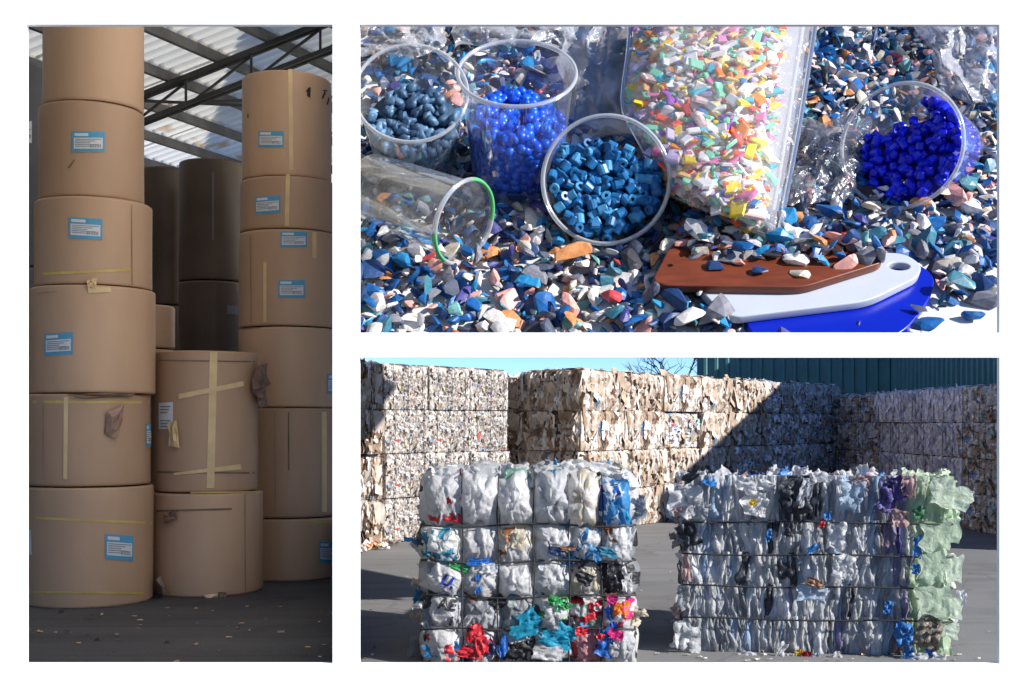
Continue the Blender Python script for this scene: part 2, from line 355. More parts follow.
def rolls():
    D = 10.85
    A = [Roll(89.5, 61.5, D, 0, 1.045, 'bottom roll of the left front stack, blue label at right and two thin tapes', seed=0),
         Roll(88, 60, D, 1.05, 1.855, 'second roll up in the left front stack, torn flap hanging at its top', seed=1),
         Roll(93.5, 59.5, D, 1.86, 2.795, 'third roll up in the left front stack, blue label at its left side', seed=2),
         Roll(94, 56, D, 2.80, 3.565, 'fourth roll up in the left front stack, label high and tape near its foot', seed=0),
         Roll(92, 50, D, 3.57, 4.405, 'fifth roll up in the left front stack, narrower, blue label in its middle', seed=1),
         Roll(94, 48, D, 4.41, 5.35, 'topmost plain unlabelled roll of the left front stack', seed=2)]
    A[0].label(103.5, 535, 129.5, 560, 2); A[0].strip('tape', [(40,517),(148,522),(148,524.5),(40,519)], tape_y, nu=12, nv=1); A[0].strip('tape', [(34,591),(140,592),(139,594.5),(34,593)], tape_y, nu=12, nv=1)
    A[0].strip('white_sticker', [(30,529),(37,530),(38,555),(31,553)], lab_w); A[0].flap([(146,580),(153,576),(158,584),(158,596),(148,594)], mat('grey_torn_paper', (.33, .28, .24), .8, var=.3), .10, 3)
    A[1].strip('tape', [(30,400.5),(146,401),(146,403.5),(30,403)], tape_y, nu=12, nv=1); A[1].strip('tape', [(66.5,397),(70.5,397),(69.5,479),(66,479)], tape_l, nu=2)
    A[1].flap([(104,412),(118,404),(117,420),(113,438),(103,434)], torn, .05, 5); A[1].label(142, 424, 147.6, 447); A[1].flap([(70,394),(130,393),(125,397),(85,399)], seamd, .03, 6)
    A[2].label(49.5, 333, 75, 355, -2); A[2].strip('tape', [(88,287.5),(109,287),(109,292),(89,293)], tape_l, .012); A[2].flap([(88,280),(96,279),(96,288),(89,287)], tape_l, .02, 8); A[2].strip('tape', [(42,293),(60,291),(140,292),(140,293.5)], tape_y, nu=12, nv=1)
    A[3].label(71.5, 218, 101.5, 239, 2); A[3].strip('tape', [(48,272.5),(128,268.5),(128,271),(48,275)], tape_y, nu=10, nv=1)
    A[4].label(74, 131.5, 103.5, 152, 0)
    A[4].strip('scuff', [(70,168),(72,168),(77,160),(76,159)], seamd)
    # middle stack
    D = 11.5
    B = [Roll(207, 55, D, 0, .955, 'bottom roll of the middle stack, scuffed at its left top edge', seed=2),
         Roll(205, 52, D, .96, 2.27, 'upper roll of the middle stack with a cross of tan tape', seed=1)]
    B[1].strip('tape', [(209.5,352),(216.5,352),(213.5,488),(206.5,488)], tape_l, nu=2, nv=8); B[1].strip('tape', [(181,394),(241,381),(241,386),(181,399)], tape_l, .009, nu=8, nv=1)
    B[1].strip('tape', [(176,473),(238,464),(239,469.5),(177,475)], tape_l, .009, nu=8, nv=1); B[1].strip('tape', [(160,471),(252,472),(252,474),(160,473)], seamd, nu=12, nv=1); B[1].strip('wrap_edge', [(156,359.5),(253,361),(253,362.2),(156,361)], seamd, nu=12, nv=1)
    B[1].strip('white_sticker', [(162,403),(175.5,402),(175.5,429),(162,429)], lab_w); mb = MB()
    for k, v in enumerate((406, 409, 412, 420, 423, 426)): B[1].strip('print_line', [(164,v),(173.5-k % 3*1.5,v),(173.5-k % 3*1.5,v+1.2),(164,v+1.2)], lab_g, .010, 3, 1)
    B[1].flap([(246,366),(257,363),(259,378),(257,388),(258,402),(251,408),(249,398),(243,390)], mat('crumpled_board', (.20, .12, .085), .7, var=.3, scale=8), .10, 11); B[1].flap([(173,424),(181,420),(183,448),(174,446)], tape_l, .04, 12)
    B[0].flap([(205,595),(217,594),(217,606),(206,606)], tape_l, .02, 13); B[0].flap([(217,592),(224,592),(224,599),(218,600)], seamd, .03, 14); B[0].flap([(168,514),(179,510),(180,520),(170,524)], seamd, .03, 15)
    B[0].strip('tape', [(160,510),(230,508),(230,510),(160,512)], seamd, nu=10, nv=1); B[0].strip('tape', [(192,492),(258,491),(258,492.5),(192,493.5)], tape_y, nu=8, nv=1)
    # right stack
    D = 12.6; C = []
    spec = [(290, 50, 0, .635, 'bottom roll of the right stack, blue label at its right side'), (291, 50, .64, 1.755, 'second roll up in the right stack, tall with a pale vertical tape'),
            (290, 50, 1.76, 2.575, 'third roll up in the right stack, label cut off at the right'), (290, 50, 2.58, 3.56, 'fourth roll up in the right stack, with two blue labels one above the other'),
            (289, 48, 3.565, 4.10, 'short fifth roll up in the right stack, one blue label'), (287, 44, 4.105, 5.18, 'topmost roll of the right stack with black handling marks')]
    for k, (c, hw, a, b, l) in enumerate(spec): C.append(Roll(c, hw, D, a, b, l, seed=k))
    C[5].label(260, 131, 284, 147.5, 0); C[4].label(257, 196, 281, 213.5, -2); C[3].label(281, 231.5, 306, 247.5); C[3].label(279, 280, 304, 298)
    C[2].label(325.5, 374, 338, 394); C[0].label(317.5, 542, 336, 563, 1)
    C[5].strip('tape', [(288,69),(292,69),(293,170),(289,170)], tape_l, nu=2); C[4].strip('tape', [(286,174),(290,174),(289,226),(285,226)], tape_l, nu=2); C[3].strip('tape', [(311,232),(315,232),(315,258),(311,258)], tape_l, nu=2)
    C[3].strip('tape', [(265,262),(268,262),(268,322),(265,322)], tape_l, nu=2); C[1].strip('tape', [(320,412),(325,412),(325,512),(320,512)], tape_l, nu=2); C[1].strip('tape', [(288,412),(289.5,412),(289.5,470),(288,470)], seamd, nu=1)
    C[0].strip('tape', [(302,521),(335,521),(335,523),(302,523)], tape_y, nu=5, nv=1); C[2].strip('wrap_edge', [(243,329),(262,327),(335,327),(335,329)], seamd, nu=10, nv=1)
    mb = MB(); C[5].patch(mb, [(306.5,88),(309.5,87),(309,98),(306,96)], 0, .006); C[5].patch(mb, [(305,90),(307,89),(307,92),(305,92)], 0, .007)
    for (a, b) in (((320,98),(323,91)), ((323,91),(327,95)), ((327,97),(325,104)), ((324,105),(319.5,100)), ((321,90),(325,90))):
        C[5].patch(mb, [(a[0],a[1]),(b[0],b[1]),(b[0]+1.3,b[1]+1.3),(a[0]+1.3,a[1]+1.3)], 0, .006, 2, 1)
    mb.build('handling_mark', blackp, C[5].root, mw=C[5].off); mb = MB(); C[5].patch(mb, [(249,114),(251,113.5),(251,118),(249,118)], 0, .006, 2, 2); mb.build('smudge', seamd, C[5].root, mw=C[5].off)
    # rolls further back
    for k, (rl, x, a, b) in enumerate(((A[1], 47, 400, 478), (A[3], 128, 206, 285), (B[0], 242, 494, 592), (C[1], 275, 412, 514), (C[3], 252, 236, 322))):
        rl.strip('wrap_seam', [(x,a),(x+1.1,a),(x+1.6,b),(x+.5,b)], seamk, .003, 1, 6)
    for (c, hw, D, z0, zs, l, m) in ((166, 26, 15.5, 0, (1.5, 3.1, 4.86), 'roll in the shaded stack behind, between left and middle stacks', kraftshade),
                            (213, 33, 14.6, 0, (1.7, 3.3, 4.75), 'dark roll in the tall shaded stack behind the middle stack', kraftshade),
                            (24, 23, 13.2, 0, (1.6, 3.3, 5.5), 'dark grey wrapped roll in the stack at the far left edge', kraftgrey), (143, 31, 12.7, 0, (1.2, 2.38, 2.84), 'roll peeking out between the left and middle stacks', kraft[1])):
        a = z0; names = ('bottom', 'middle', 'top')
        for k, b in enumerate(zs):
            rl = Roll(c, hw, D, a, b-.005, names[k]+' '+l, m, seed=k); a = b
            if c == 24 and k == 2: rl.label(24, 121, 31, 143, 0, False)
            if c == 213 and k == 2: rl.strip('tape', [(212,172),(214,172),(214,240),(212,240)], kraftgrey, nu=1)
            if c == 213 and k == 1: rl.strip('tape', [(226,305),(238,306),(238,315),(226,314)], kraftgrey, nu=3)
rolls()

# ------------------------------------------------------------------ tray of plastic samples (a slab tilted towards the viewer)
TILT = 47
TO = P(680, 340, 9.0); TM = Matrix.Translation(TO) @ Matrix.Rotation(R(TILT), 4, 'X'); TI = TM.inverted()
TN = TM.to_3x3() @ Vector((0, 0, 1))
CAMP = Vector((0, 0, CAMZ))
def T(px, py, h=0.0):
    """point of the plane at height h over the tray, in tray coordinates"""
    d = Vector(((px-CX)/F, 1, (HY-py)/F)); t = (TN.dot(TO+TN*h-CAMP))/TN.dot(d); return TI @ (CAMP+d*t)
def proj(w_):
    return CX+F*w_.x/w_.y, HY-F*(w_.z-CAMZ)/w_.y
def tray():
    m = mat('white_tray_plastic', (.58, .58, .58), .45, var=.03, scale=3)
    mb = MB(); ul0, ul1 = T(350, 345).x, T(1004, 345).x; vt = T(680, 8).y; ut0, ut1 = T(350, 8).x, T(1004, 8).x
    b = -.10
    vs = [(ul0, -.06, b), (ul1, -.06, b), (ut1, vt, b), (ut0, vt, b), (ul0, -.06, 0), (ul1, -.06, 0), (ut1, vt, 0), (ut0, vt, 0)]
    mb.add(vs, [(0,3,2,1),(4,5,6,7),(0,1,5,4),(1,2,6,5),(2,3,7,6),(3,0,4,7)])
    o = mb.build('display_tray', m, None, mw=TM); tag(o, 'white tilted tray under the loose plastic flakes, bare at its lower right corner', 'tray')
tray()
FC = {'navy': (32,64,112), 'blue': (24,92,158), 'sky': (40,140,196), 'teal': (60,120,140), 'white': (226,222,220), 'cream': (214,202,184), 'grey': (128,128,138), 'slate': (84,90,110), 'dark': (54,54,64), 'pink': (226,164,154), 'tan': (204,138,88), 'purple': (66,64,132), 'mint': (120,176,176), 'red': (196,70,74)}
FW = {'navy': 14, 'blue': 17, 'sky': 7, 'teal': 5, 'white': 19, 'cream': 8, 'grey': 9, 'slate': 8, 'dark': 9, 'pink': 6, 'tan': 3.6, 'purple': 4, 'mint': 3, 'red': .6}
FK = list(FC); FM = [mat('flake_'+k, srgb(*FC[k], k=.88), .42, var=.22, scale=14, bump=.25, bscale=30, spec=.4) for k in FK]; FWT = [FW[k] for k in FK]
def hullverts(seed, n=11, sx=1, sy=.68, sz=.42):
    r = random.Random(seed); bm = bmesh.new()
    for _ in range(n):
        v = Vector((r.gauss(0, 1), r.gauss(0, 1), r.gauss(0, 1))).normalized()*r.uniform(.8, 1.0)
        bm.verts.new((v.x*.5*sx, v.y*.5*sy, v.z*.5*sz))
    g = bmesh.ops.convex_hull(bm, input=bm.verts)
    bmesh.ops.delete(bm, geom=[e for e in g['geom_interior'] if isinstance(e, bmesh.types.BMVert)], context='VERTS')
    bm.verts.index_update(); bmesh.ops.subdivide_edges(bm, edges=bm.edges, cuts=1, use_grid_fill=True); bmesh.ops.smooth_vert(bm, verts=bm.verts, factor=.36, use_axis_x=True, use_axis_y=True, use_axis_z=True)
    for v in bm.verts: v.co *= 1.12+.10*noise.noise(v.co*5+Vector((seed, 0, 0)))
    bmesh.ops.triangulate(bm, faces=bm.faces); bm.verts.index_update()
    vs = [v.co.copy() for v in bm.verts]; fs = [tuple(v.index for v in f.verts) for f in bm.faces]; bm.free(); return vs, fs
HV = [hullverts(100+i, 9+i % 6, 1, (.55, .75, .9, .4)[i % 4], (.30, .42, .55, .22)[(i//2) % 4]) for i in range(36)]
_fmesh = {}
def flake_mesh(v, c):
    if (v, c) not in _fmesh: _fmesh[v, c] = mesh('flake', HV[v][0], HV[v][1], FM[c])
    return _fmesh[v, c]
def pip(x, y, poly):
    c = False; n = len(poly)
    for i in range(n):
        x0, y0 = poly[i]; x1, y1 = poly[(i+1) % n]
        if (y0 > y) != (y1 > y) and x < (x1-x0)*(y-y0)/(y1-y0)+x0: c = not c
    return c
PLATES = [(657,268),(655,285),(700,292),(735,320),(728,350),(905,350),(938,312),(944,280),(915,256),(880,250),(850,240),(690,236)]
BARE = [(936,345),(932,322),(950,300),(968,290),(985,284),(1020,276),(1020,345)]
def flakes():
    r = random.Random(3); items = []
    g = .112
    for layer in range(3):
        u = -4.6
        while u < 7.5:
            v = -.05
            while v < 7.2:
                uu, vv = u+r.uniform(0, g), v+r.uniform(0, g); v += g
                wpt = TM @ Vector((uu, vv, .05)); px, py = proj(wpt)
                if not (351 < px < 1004 and 8 < py < 345): continue
                hump = .10+.07*noise.noise(Vector((uu*1.3, vv*1.3, 3)))
                onpl = pip(px, py, PLATES); pile = onpl and 684 < px < 884 and py < 280+8*noise.noise(Vector((px*.05, 0, 0)))
                if onpl and not pile and layer: continue
                if pip(px, py, BARE): continue
                if px > 925 and py > 285 and r.random() < .5: continue
                s = min(.32, max(.05, r.lognormvariate(math.log(.148), .42)))
                if py > 235: s *= 1.06
                if layer == 2 and r.random() < .45: continue
                h = (.03, hump*.7, hump+.035)[layer]*(.35 if onpl and not pile else 1)+(.22 if pile else 0)
                if px < 347+62*s: continue
                items.append((layer, py, uu, vv, h, s, px))
            u += g
    top = sorted([it for it in items if it[0] == 2 and 356 < it[6] < 1000 and 0 < it[1] < 333 and not pip(it[6], it[1], PLATES)], key=lambda t: -t[1]-(t[5]*200))[:300]
    tops = set(map(id, top))
    root = thing('flake_bed', 'bed of mixed blue, white, grey and tan plastic flakes spread over the tray', 'plastic flakes', mat=TM)
    mb = MB()
    from mathutils import Euler
    for it in items:
        layer, py, u, v, h, s, px = it
        M = Matrix.Translation((u, v, h)) @ Euler((r.gauss(0, .5), r.gauss(0, .5), r.uniform(0, 6.28))).to_matrix().to_4x4() @ Matrix.Scale(s, 4)
        k = r.randrange(len(HV)); c = r.choices(range(len(FK)), FWT)[0]
        if id(it) in tops: link('flake', flake_mesh(k, c), root, mw=M)
        else: mb.add([M @ p for p in HV[k][0]], HV[k][1], c)
    mb.build('flake_layer', FM, root, kind='stuff')
flakes()
def lone_flakes():
    from mathutils import Euler
    r = random.Random(21)
    L = [(672,248,'cream',22,'lying at the left end of the brown plate'),(684,243,'pink',20,'lying on the left end of the brown plate'),(702,252,'cream',22,'curled, near the left of the brown plate'),(714,266,'navy',16,'in front of the cream one on the brown plate'),(729,255,'grey',24,'flat, left of the middle of the brown plate'),
         (738,262,'pink',13,'small, in the middle of the brown plate'),(757,252,'slate',26,'big, upright in the middle of the brown plate'),(759,271,'navy',15,'lowest one in the middle of the brown plate'),(715,240,'tan',22,'behind the cream one on the brown plate'),(726,246,'tan',18,'behind the grey one on the brown plate'),
         (780,250,'grey',18,'right of the big slate one on the brown plate'),(797,258,'white',24,'curled, right of middle on the brown plate'),(800,270,'cream',20,'cup-shaped, right front of the brown plate'),(824,262,'sky',20,'bright, right part of the brown plate'),(846,263,'pink',24,'long, right part of the brown plate'),
         (866,257,'grey',22,'at the right end of the brown plate'),(790,246,'teal',22,'at the back of the brown plate'),(822,247,'cream',22,'standing at the back of the brown plate'),(858,247,'grey',24,'back right of the brown plate'),(745,242,'slate',26,'back of the brown plate behind the grey one'),
         (953,299,'blue',13,'small, on the bare white tray corner'),(973,316,'blue',22,'nearest the lower right corner of the white tray'),(983,300,'grey',30,'flat, on the bare white tray corner'),(928,322,'blue',26,'beside the tip of the blue plate'),(962,281,'teal',24,'above the bare white tray corner'),(995,290,'cream',22,'at the right edge above the bare corner'),(919,308,'slate',16,'touching the blue plate tip'),
         (606,92,'white',30,'roundish, behind the front cup'),(716,310,'grey',34,'large, below the left end of the white plate'),(690,316,'white',32,'jagged, left of the blue plate'),(575,258,'tan',40,'large orange-tan, left below the front cup'),(610,296,'red',20,'the only red one, below the front cup'),(571,205,'blue',1,'')]
    adj = {'white':'white','cream':'cream','pink':'pink','navy':'navy blue','grey':'grey','slate':'dark slate','tan':'tan orange','teal':'teal','sky':'sky blue','blue':'mid blue','red':'red'}
    for i, (px, py, c, w_, l) in enumerate(L):
        if w_ < 5: continue
        onp = pip(px, py, PLATES); h = .27 if onp else (.04 if pip(px, py, BARE) else .2)
        if 925 > px > 905: h = .12
        p = T(px, py, h); D = (TM @ p).y; s = w_*D/F*1.4
        vs, fs = HV[(i*5+2) % 36]; me = mesh('flake', [v*s for v in vs], fs, FM[FK.index(c)])
        M = TM @ Matrix.Translation(p) @ Euler((r.gauss(.2, .35), r.gauss(0, .35), r.uniform(-.5, .5))).to_matrix().to_4x4()
        o = link('plastic_flake', me, mw=M); tag(o, adj[c]+' plastic flake, '+l, 'plastic flake', 'single plastic flakes lying on top')
lone_flakes()

# plates
def plate(outline, h, th, m, label, hole=None, round_=.05):
    cu = bpy.data.curves.new('plate', 'CURVE'); cu.dimensions = '2D'; cu.fill_mode = 'BOTH'; cu.extrude = th/2-.012; cu.bevel_depth = .012; cu.bevel_resolution = 2
    def spl(pts):
        s = cu.splines.new('POLY'); s.points.add(len(pts)-1); s.use_cyclic_u = True
        for p, q in zip(s.points, pts): p.co = (q[0], q[1], 0, 1)
    pl = [T(*p, h).xy for p in outline]; out = []
    n = len(pl)
    for i in range(n):
        a, b, c = pl[i-1], pl[i], pl[(i+1) % n]; d0 = (a-b); d1 = (c-b); rr = min(round_, d0.length*.45, d1.length*.45)
        s0 = b+d0.normalized()*rr; s1 = b+d1.normalized()*rr
        for t in (0, .25, .5, .75, 1): out.append(s0*(1-t)**2+b*2*t*(1-t)+s1*t*t)
    spl(out)
    if hole:
        c = T(hole[0], hole[1], h).xy; spl([(c.x+hole[2]*math.cos(k*math.pi/12), c.y+hole[2]*.62*math.sin(k*math.pi/12)) for k in range(24)])
    tmp = bpy.data.objects.new('tmp', cu); COL.objects.link(tmp); dg = bpy.context.evaluated_depsgraph_get(); dg.update()
    me = bpy.data.meshes.new_from_object(tmp.evaluated_get(dg)); bpy.data.objects.remove(tmp); bpy.data.curves.remove(cu)
    me.materials.clear(); me.materials.append(m); me.name = 'sample_plate'
    o = link('sample_plate', me, mw=TM @ Matrix.Translation((0, 0, h-th/2))); tag(o, label, 'plastic plate', 'coloured plastic sample plates')
plate([(745,322),(765,347),(870,345),(905,330),(930,296),(934,276),(915,262),(850,268),(750,298)], .085, .075, mat('blue_plate', srgb(6,30,160), .3, var=.05, scale=5), 'glossy bright blue plastic sample plate, lowest of the three', round_=.16)
plate([(690,270),(705,293),(722,311),(736,316),(868,300),(917,276),(921,265),(905,254),(870,252),(800,248)], .165, .075, mat('white_plate', srgb(176,182,192), .35, var=.02, scale=5), 'white plastic sample plate with an oval hole, middle of the three', hole=(899,266,.095), round_=.13)
plate([(672,245),(654,279),(664,284),(803,286),(880,262),(882,255),(845,238),(690,234)], .245, .075, mat('brown_plate', srgb(112,54,32), .4, c2=srgb(92,43,26), scale=4, stretch=(1, 5, 1)), 'brown plastic sample plate strewn with flakes, topmost of the three', round_=.09)

# cups
cupm = clear_mat('clear_cup_plastic', (.978, .983, .992), .022, .15, .07)
rimm = clear_mat('clear_cup_rim', (.93, .95, .98), .34, .3, .12)
greenm = mat('green_glass_rim', (.10, .42, .16), .2, var=.1)
def frame_to(axis, up=Vector((0, 0, 1))):
    z = axis.normalized(); x = up.cross(z).normalized(); y = z.cross(x); return Matrix((x, y, z)).transposed().to_4x4()
def cup(px, py, D, hw, axis, ln, taper, label):
    r = hw*D/F; c = P(px, py, D); M = Matrix.Translation(c) @ frame_to(axis)      # local: rim at z=0 facing +z, base at z=-ln, local y is up
    root = thing('clear_cup', label, 'cup', group='clear plastic cups of pellets', mat=M)
    mb = MB(); mb.lathe([(r*(1-taper*k/6), -ln*k/6) for k in range(7)]+[(r*(1-taper)*.9, -ln-.015), (.01, -ln-.015)], 56); mb.build('cup_wall', cupm, root, smooth=True)
    mb = MB(); q = .018*r/.5; mb.lathe([(r+q+q*math.cos(k*math.pi/4), q*1.25*math.sin(k*math.pi/4)) for k in range(9)], 64); mb.build('rim', rimm, root, smooth=True)
    return M, r, root
def vdir(px, py): return Vector(((CX-px)/F, -1, (py-HY)/F)).normalized()   # towards the camera
def pellet_tube(rad, ln, hollow=True):
    mb = MB(); n = 11
    if hollow: mb.lathe([(rad*.35, -ln*.32), (rad*.42, -ln*.5), (rad*.9, -ln*.5), (rad, -ln*.42), (rad, ln*.42), (rad*.9, ln*.5), (rad*.42, ln*.5), (rad*.35, ln*.32), (.0001, ln*.3)], n)
    else: mb.lathe([(.0001, -ln*.5), (rad*.82, -ln*.5), (rad, -ln*.38), (rad, ln*.38), (rad*.82, ln*.5), (.0001, ln*.5)], n)
    return mb
def bead(rad, seed, lump=.12, sq=.85):
    bm = bmesh.new(); bmesh.ops.create_icosphere(bm, subdivisions=2, radius=rad)
    for v in bm.verts: v.co *= 1+lump*noise.noise(v.co*(1.5/rad)+Vector((seed*3.1, 0, 0)))
    bm.verts.index_update(); vs = [(v.co.x, v.co.y, v.co.z*sq) for v in bm.verts]; fs = [tuple(v.index for v in f.verts) for f in bm.faces]; bm.free(); return vs, fs
def heap(M, label, meshes, pts, core, corem, cat='pellets', name='pellet'):
    root = thing('pellet_heap', label, cat, mat=M); r = random.Random(len(pts))
    for p in pts[:300]: link(name, r.choice(meshes), root, mw=Matrix.Translation(p) @ rotm(r))
    if len(pts) > 300:
        mb = MB()
        for p in pts[300:]:
            me = r.choice(meshes); X = Matrix.Translation(p) @ rotm(r); mb.add([X @ v.co for v in me.vertices], [tuple(q.vertices) for q in me.polygons])
        mb.build('pellet_rest', meshes[0].materials[0], root, kind='stuff', smooth=True)
    if core: core.build('pellet_fill', corem, root, smooth=True)
    return root
def cups():
    rr = random.Random(5)
    # front cup, teal-blue hollow pellets
    v = vdir(606, 180); D = (TM @ T(606, 240, .12)).y-.10
    M, r, _ = cup(606, 180, D, 61, v+Vector((.02, 0, .10)), .95, .22, 'clear cup facing the viewer, full of teal-blue hollow pellets')
    tm = mat('teal_blue_pellet', srgb(26,96,150), .4, var=.3, scale=3, spec=.35); tm2 = mat('light_teal_pellet', srgb(66,138,184), .4, var=.2, scale=3, spec=.35)
    ms = [pellet_tube(.042, .080).mesh('pellet', m, False) for m in (tm, tm, tm2)]
    def disc(r, slope, sp, cut, dep=.05, k=.96):
        pts = []; y = -r
        while y < r:
            x = -r
            while x < r:
                X, Y = x+rr.uniform(0, sp), y+rr.uniform(0, sp); x += sp
                d = dep+slope*(Y+r); rad = r*(1-.22*d/.95)*k-.03
                if X*X+Y*Y < rad*rad and Y < cut(X): pts.append(Vector((X, Y, -d+rr.uniform(-.03, .03))))
            y += sp
        return pts
    cutC = lambda X: r*(.66-.50*max(0, X/r)**1.5)
    pts = disc(r, .24, .066, cutC, .0, 1.0); 
    core = MB(); n = 40; ring = [Vector((r*.9*math.cos(t), min(r*.9*math.sin(t), cutC(r*.9*math.cos(t))-.02), 0)) for t in [2*math.pi*k/n for k in range(n)]]
    ring = [Vector((p.x, p.y, -.06-.24*(p.y+r))) for p in ring]; core.add([Vector((0, -.1*r, -.06-.24*.9*r))]+ring+[p*.7+Vector((0,0,-.5)) for p in ring], [(0,1+k,1+(k+1) % n) for k in range(n)]+[(1+k,1+n+k,1+n+(k+1) % n,1+(k+1) % n) for k in range(n)])
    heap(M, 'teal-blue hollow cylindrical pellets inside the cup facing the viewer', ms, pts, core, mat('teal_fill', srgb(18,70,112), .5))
    # right cup, ultramarine pellets
    v = vdir(901, 146); D = (TM @ T(890, 208, .12)).y-.02
    M, r, _ = cup(901, 146, D, 59, v+Vector((-.38, 0, .10)), 1.05, .20, 'clear cup lying at the right, full of ultramarine pellets')
    um = mat('ultramarine_pellet', srgb(10,20,190), .35, var=.2, scale=4); ms = [pellet_tube(.038, .066, False).mesh('pellet', um, False), pellet_tube(.036, .078, False).mesh('pellet', mat('ultramarine_pellet_light', srgb(18,36,215), .3, var=.15, scale=4), False)]
    cutD = lambda X: r*(.48+.22*(X/r))
    pts = disc(r, .38, .066, cutD, .04); lat = []
    for k in range(340):
        t = rr.uniform(-math.pi*.75, math.pi*.45); d = rr.uniform(.12, 1.0); rad = r*(1-.20*d/1.05)-.05; p = Vector((rad*math.cos(t), rad*math.sin(t), -d))
        if p.y < -r+(d-.06)/.38*1.0+.35 and p.y < r*.8: lat.append(p)
    core = MB(); n = 40; ring = [Vector((r*.9*math.cos(t), min(r*.9*math.sin(t), cutD(r*.9*math.cos(t))-.02), 0)) for t in [2*math.pi*k/n for k in range(n)]]
    ring = [Vector((p.x, p.y, -.11-.38*(p.y+r))) for p in ring]; back = [Vector((p.x*.80, min(p.y*.80, r*.4), -.98)) for p in ring]
    core.add([Vector((0, -.1*r, -.11-.38*.9*r))]+ring+back, [(0,1+k,1+(k+1) % n) for k in range(n)]+[(1+k,1+n+k,1+n+(k+1) % n,1+(k+1) % n) for k in range(n)])
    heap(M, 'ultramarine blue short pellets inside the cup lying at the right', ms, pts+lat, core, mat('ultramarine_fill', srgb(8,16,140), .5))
    # standing cup, bright blue beads
    ax = TN.copy(); D = (TM @ T(517, 168, .1)).y+.12
    ln = 1.02; base = TM @ T(515, 172, .06); rimc = base+ax*ln; px, py = proj(rimc)
    M, r, _ = cup(517, 73, rimc.y, 57, ax+Vector((0, -.04, 0)), ln, .16, 'clear cup standing upright at the back, half full of bright blue beads')
    bm_ = mat('bright_blue_bead', srgb(10,98,226), .35, var=.12, scale=4); bm2 = mat('bright_blue_bead_deep', srgb(8,76,204), .35, var=.12, scale=4)
    ms = [mesh('pellet', *bead(.052, i), (bm_, bm2)[i % 2], smooth=True) for i in range(4)]
    pts = []; lev = -.46
    zz = -ln+.04
    while zz < lev:
        rad = r*(1+.16*zz/ln)-.055; n = int(2*math.pi*rad/.070)
        for k in range(n):
            t = 2*math.pi*(k+(rr.random()*.5))/n
            p = Vector((rad*math.cos(t), rad*math.sin(t), zz+rr.uniform(-.015, .015)))
            if p.y < .25*r: pts.append(p)
        zz += .062
    for k in range(110):
        t = rr.uniform(0, 6.28); q = math.sqrt(rr.random())*(r*.93-.07); pts.append(Vector((q*math.cos(t), q*math.sin(t), lev+.03+rr.uniform(-.03, .04)+.06*(1-q/r))))
    core = MB(); core.lathe([(.001, lev+.03), (r*.86, lev-.01), (r*.76, -ln+.02)], 32)
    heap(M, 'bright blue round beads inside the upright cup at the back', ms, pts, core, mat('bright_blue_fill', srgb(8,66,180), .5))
    # left cup, grey-blue granules
    v = vdir(412, 100); ax = (v+TN*1.35).normalized(); D = (TM @ T(409, 172, .06)+ax*.86).y
    M, r, _ = cup(411, 93, D, 54.5, ax, .92, .18, 'clear cup tipped towards the viewer at the left, with grey-blue granules')
    gm = mat('grey_blue_granule', srgb(92,126,158), .4, var=.25, scale=4); gm2 = mat('slate_granule', srgb(70,102,134), .4, var=.25, scale=4)
    ms = [mesh('pellet', *bead(.052, i+9, .6, .7), (gm, gm2)[i % 2], smooth=True) for i in range(5)]
    pts = disc(r, .10, .080, lambda X: r*.95, .36, .98); lat = []
    for k in range(190):
        t = rr.uniform(math.pi*.98, math.pi*2.02); d = rr.uniform(.36, .88); rad = r*(1-.18*d/.92)-.055; p = Vector((rad*math.cos(t), rad*math.sin(t), -d))
        lat.append(p)
    core = MB(); n = 40; ring = [Vector((r*.88*math.cos(t), r*.88*math.sin(t), 0)) for t in [2*math.pi*k/n for k in range(n)]]
    ring = [Vector((p.x, p.y, -.42-.10*(p.y+r))) for p in ring]; back = [Vector((p.x*.82, p.y*.82, -.9)) for p in ring]
    core.add([Vector((0, 0, -.42-.10*r))]+ring+back, [(0,1+k,1+(k+1) % n) for k in range(n)]+[(1+k,1+n+k,1+n+(k+1) % n,1+(k+1) % n) for k in range(n)])
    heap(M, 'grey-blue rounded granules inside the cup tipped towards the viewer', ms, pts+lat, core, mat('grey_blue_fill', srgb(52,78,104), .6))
    # tube lying at the left
    a = TM @ T(462, 250, .08)+TN*.36; D = a.y; c = P(464, 222, D); q = TM @ T(330, 205, .08)+TN*.36
    ax = (c-q).normalized(); ax = (ax+vdir(464, 222)*.30).normalized(); r = 41*D/F
    M = Matrix.Translation(c) @ frame_to(ax); root = thing('clear_tube', 'wide clear tube with a green-edged mouth lying on the flakes at the left', 'tube', mat=M)
    mb = MB(); mb.lathe([(r*(1-.02*k), -1.04*k/8) for k in range(9)], 48); mb.build('tube_wall', clear_mat('clear_tube_plastic', (.93, .95, .96), .05, .2, .08), root, smooth=True)
    segs = [MB(), MB(), MB(), MB()]; n = 60
    for k in range(n):
        t0, t1 = 2*math.pi*k/n, 2*math.pi*(k+1)/n
        prof = [(r+.018+.018*math.cos(j*math.pi/3), .024*math.sin(j*math.pi/3)) for j in range(7)]
        tgt = segs[0 if .15 < t0 < 1.7 else 1 if t0 < .16 or t0 > 4.3 else 2 if t0 < 3.5 else 3]
        vs = [(p*math.cos(t), p*math.sin(t), z) for t in (t0, t1) for (p, z) in prof]; tgt.add(vs, [(j, 7+j, 8+j, j+1) for j in range(6)])
    segs[1].build('rim', rimm, root, smooth=True); segs[2].build('rim', rimm, root, smooth=True); segs[0].build('green_edge', greenm, root, smooth=True); segs[3].build('green_edge', greenm, root, smooth=True)
cups()

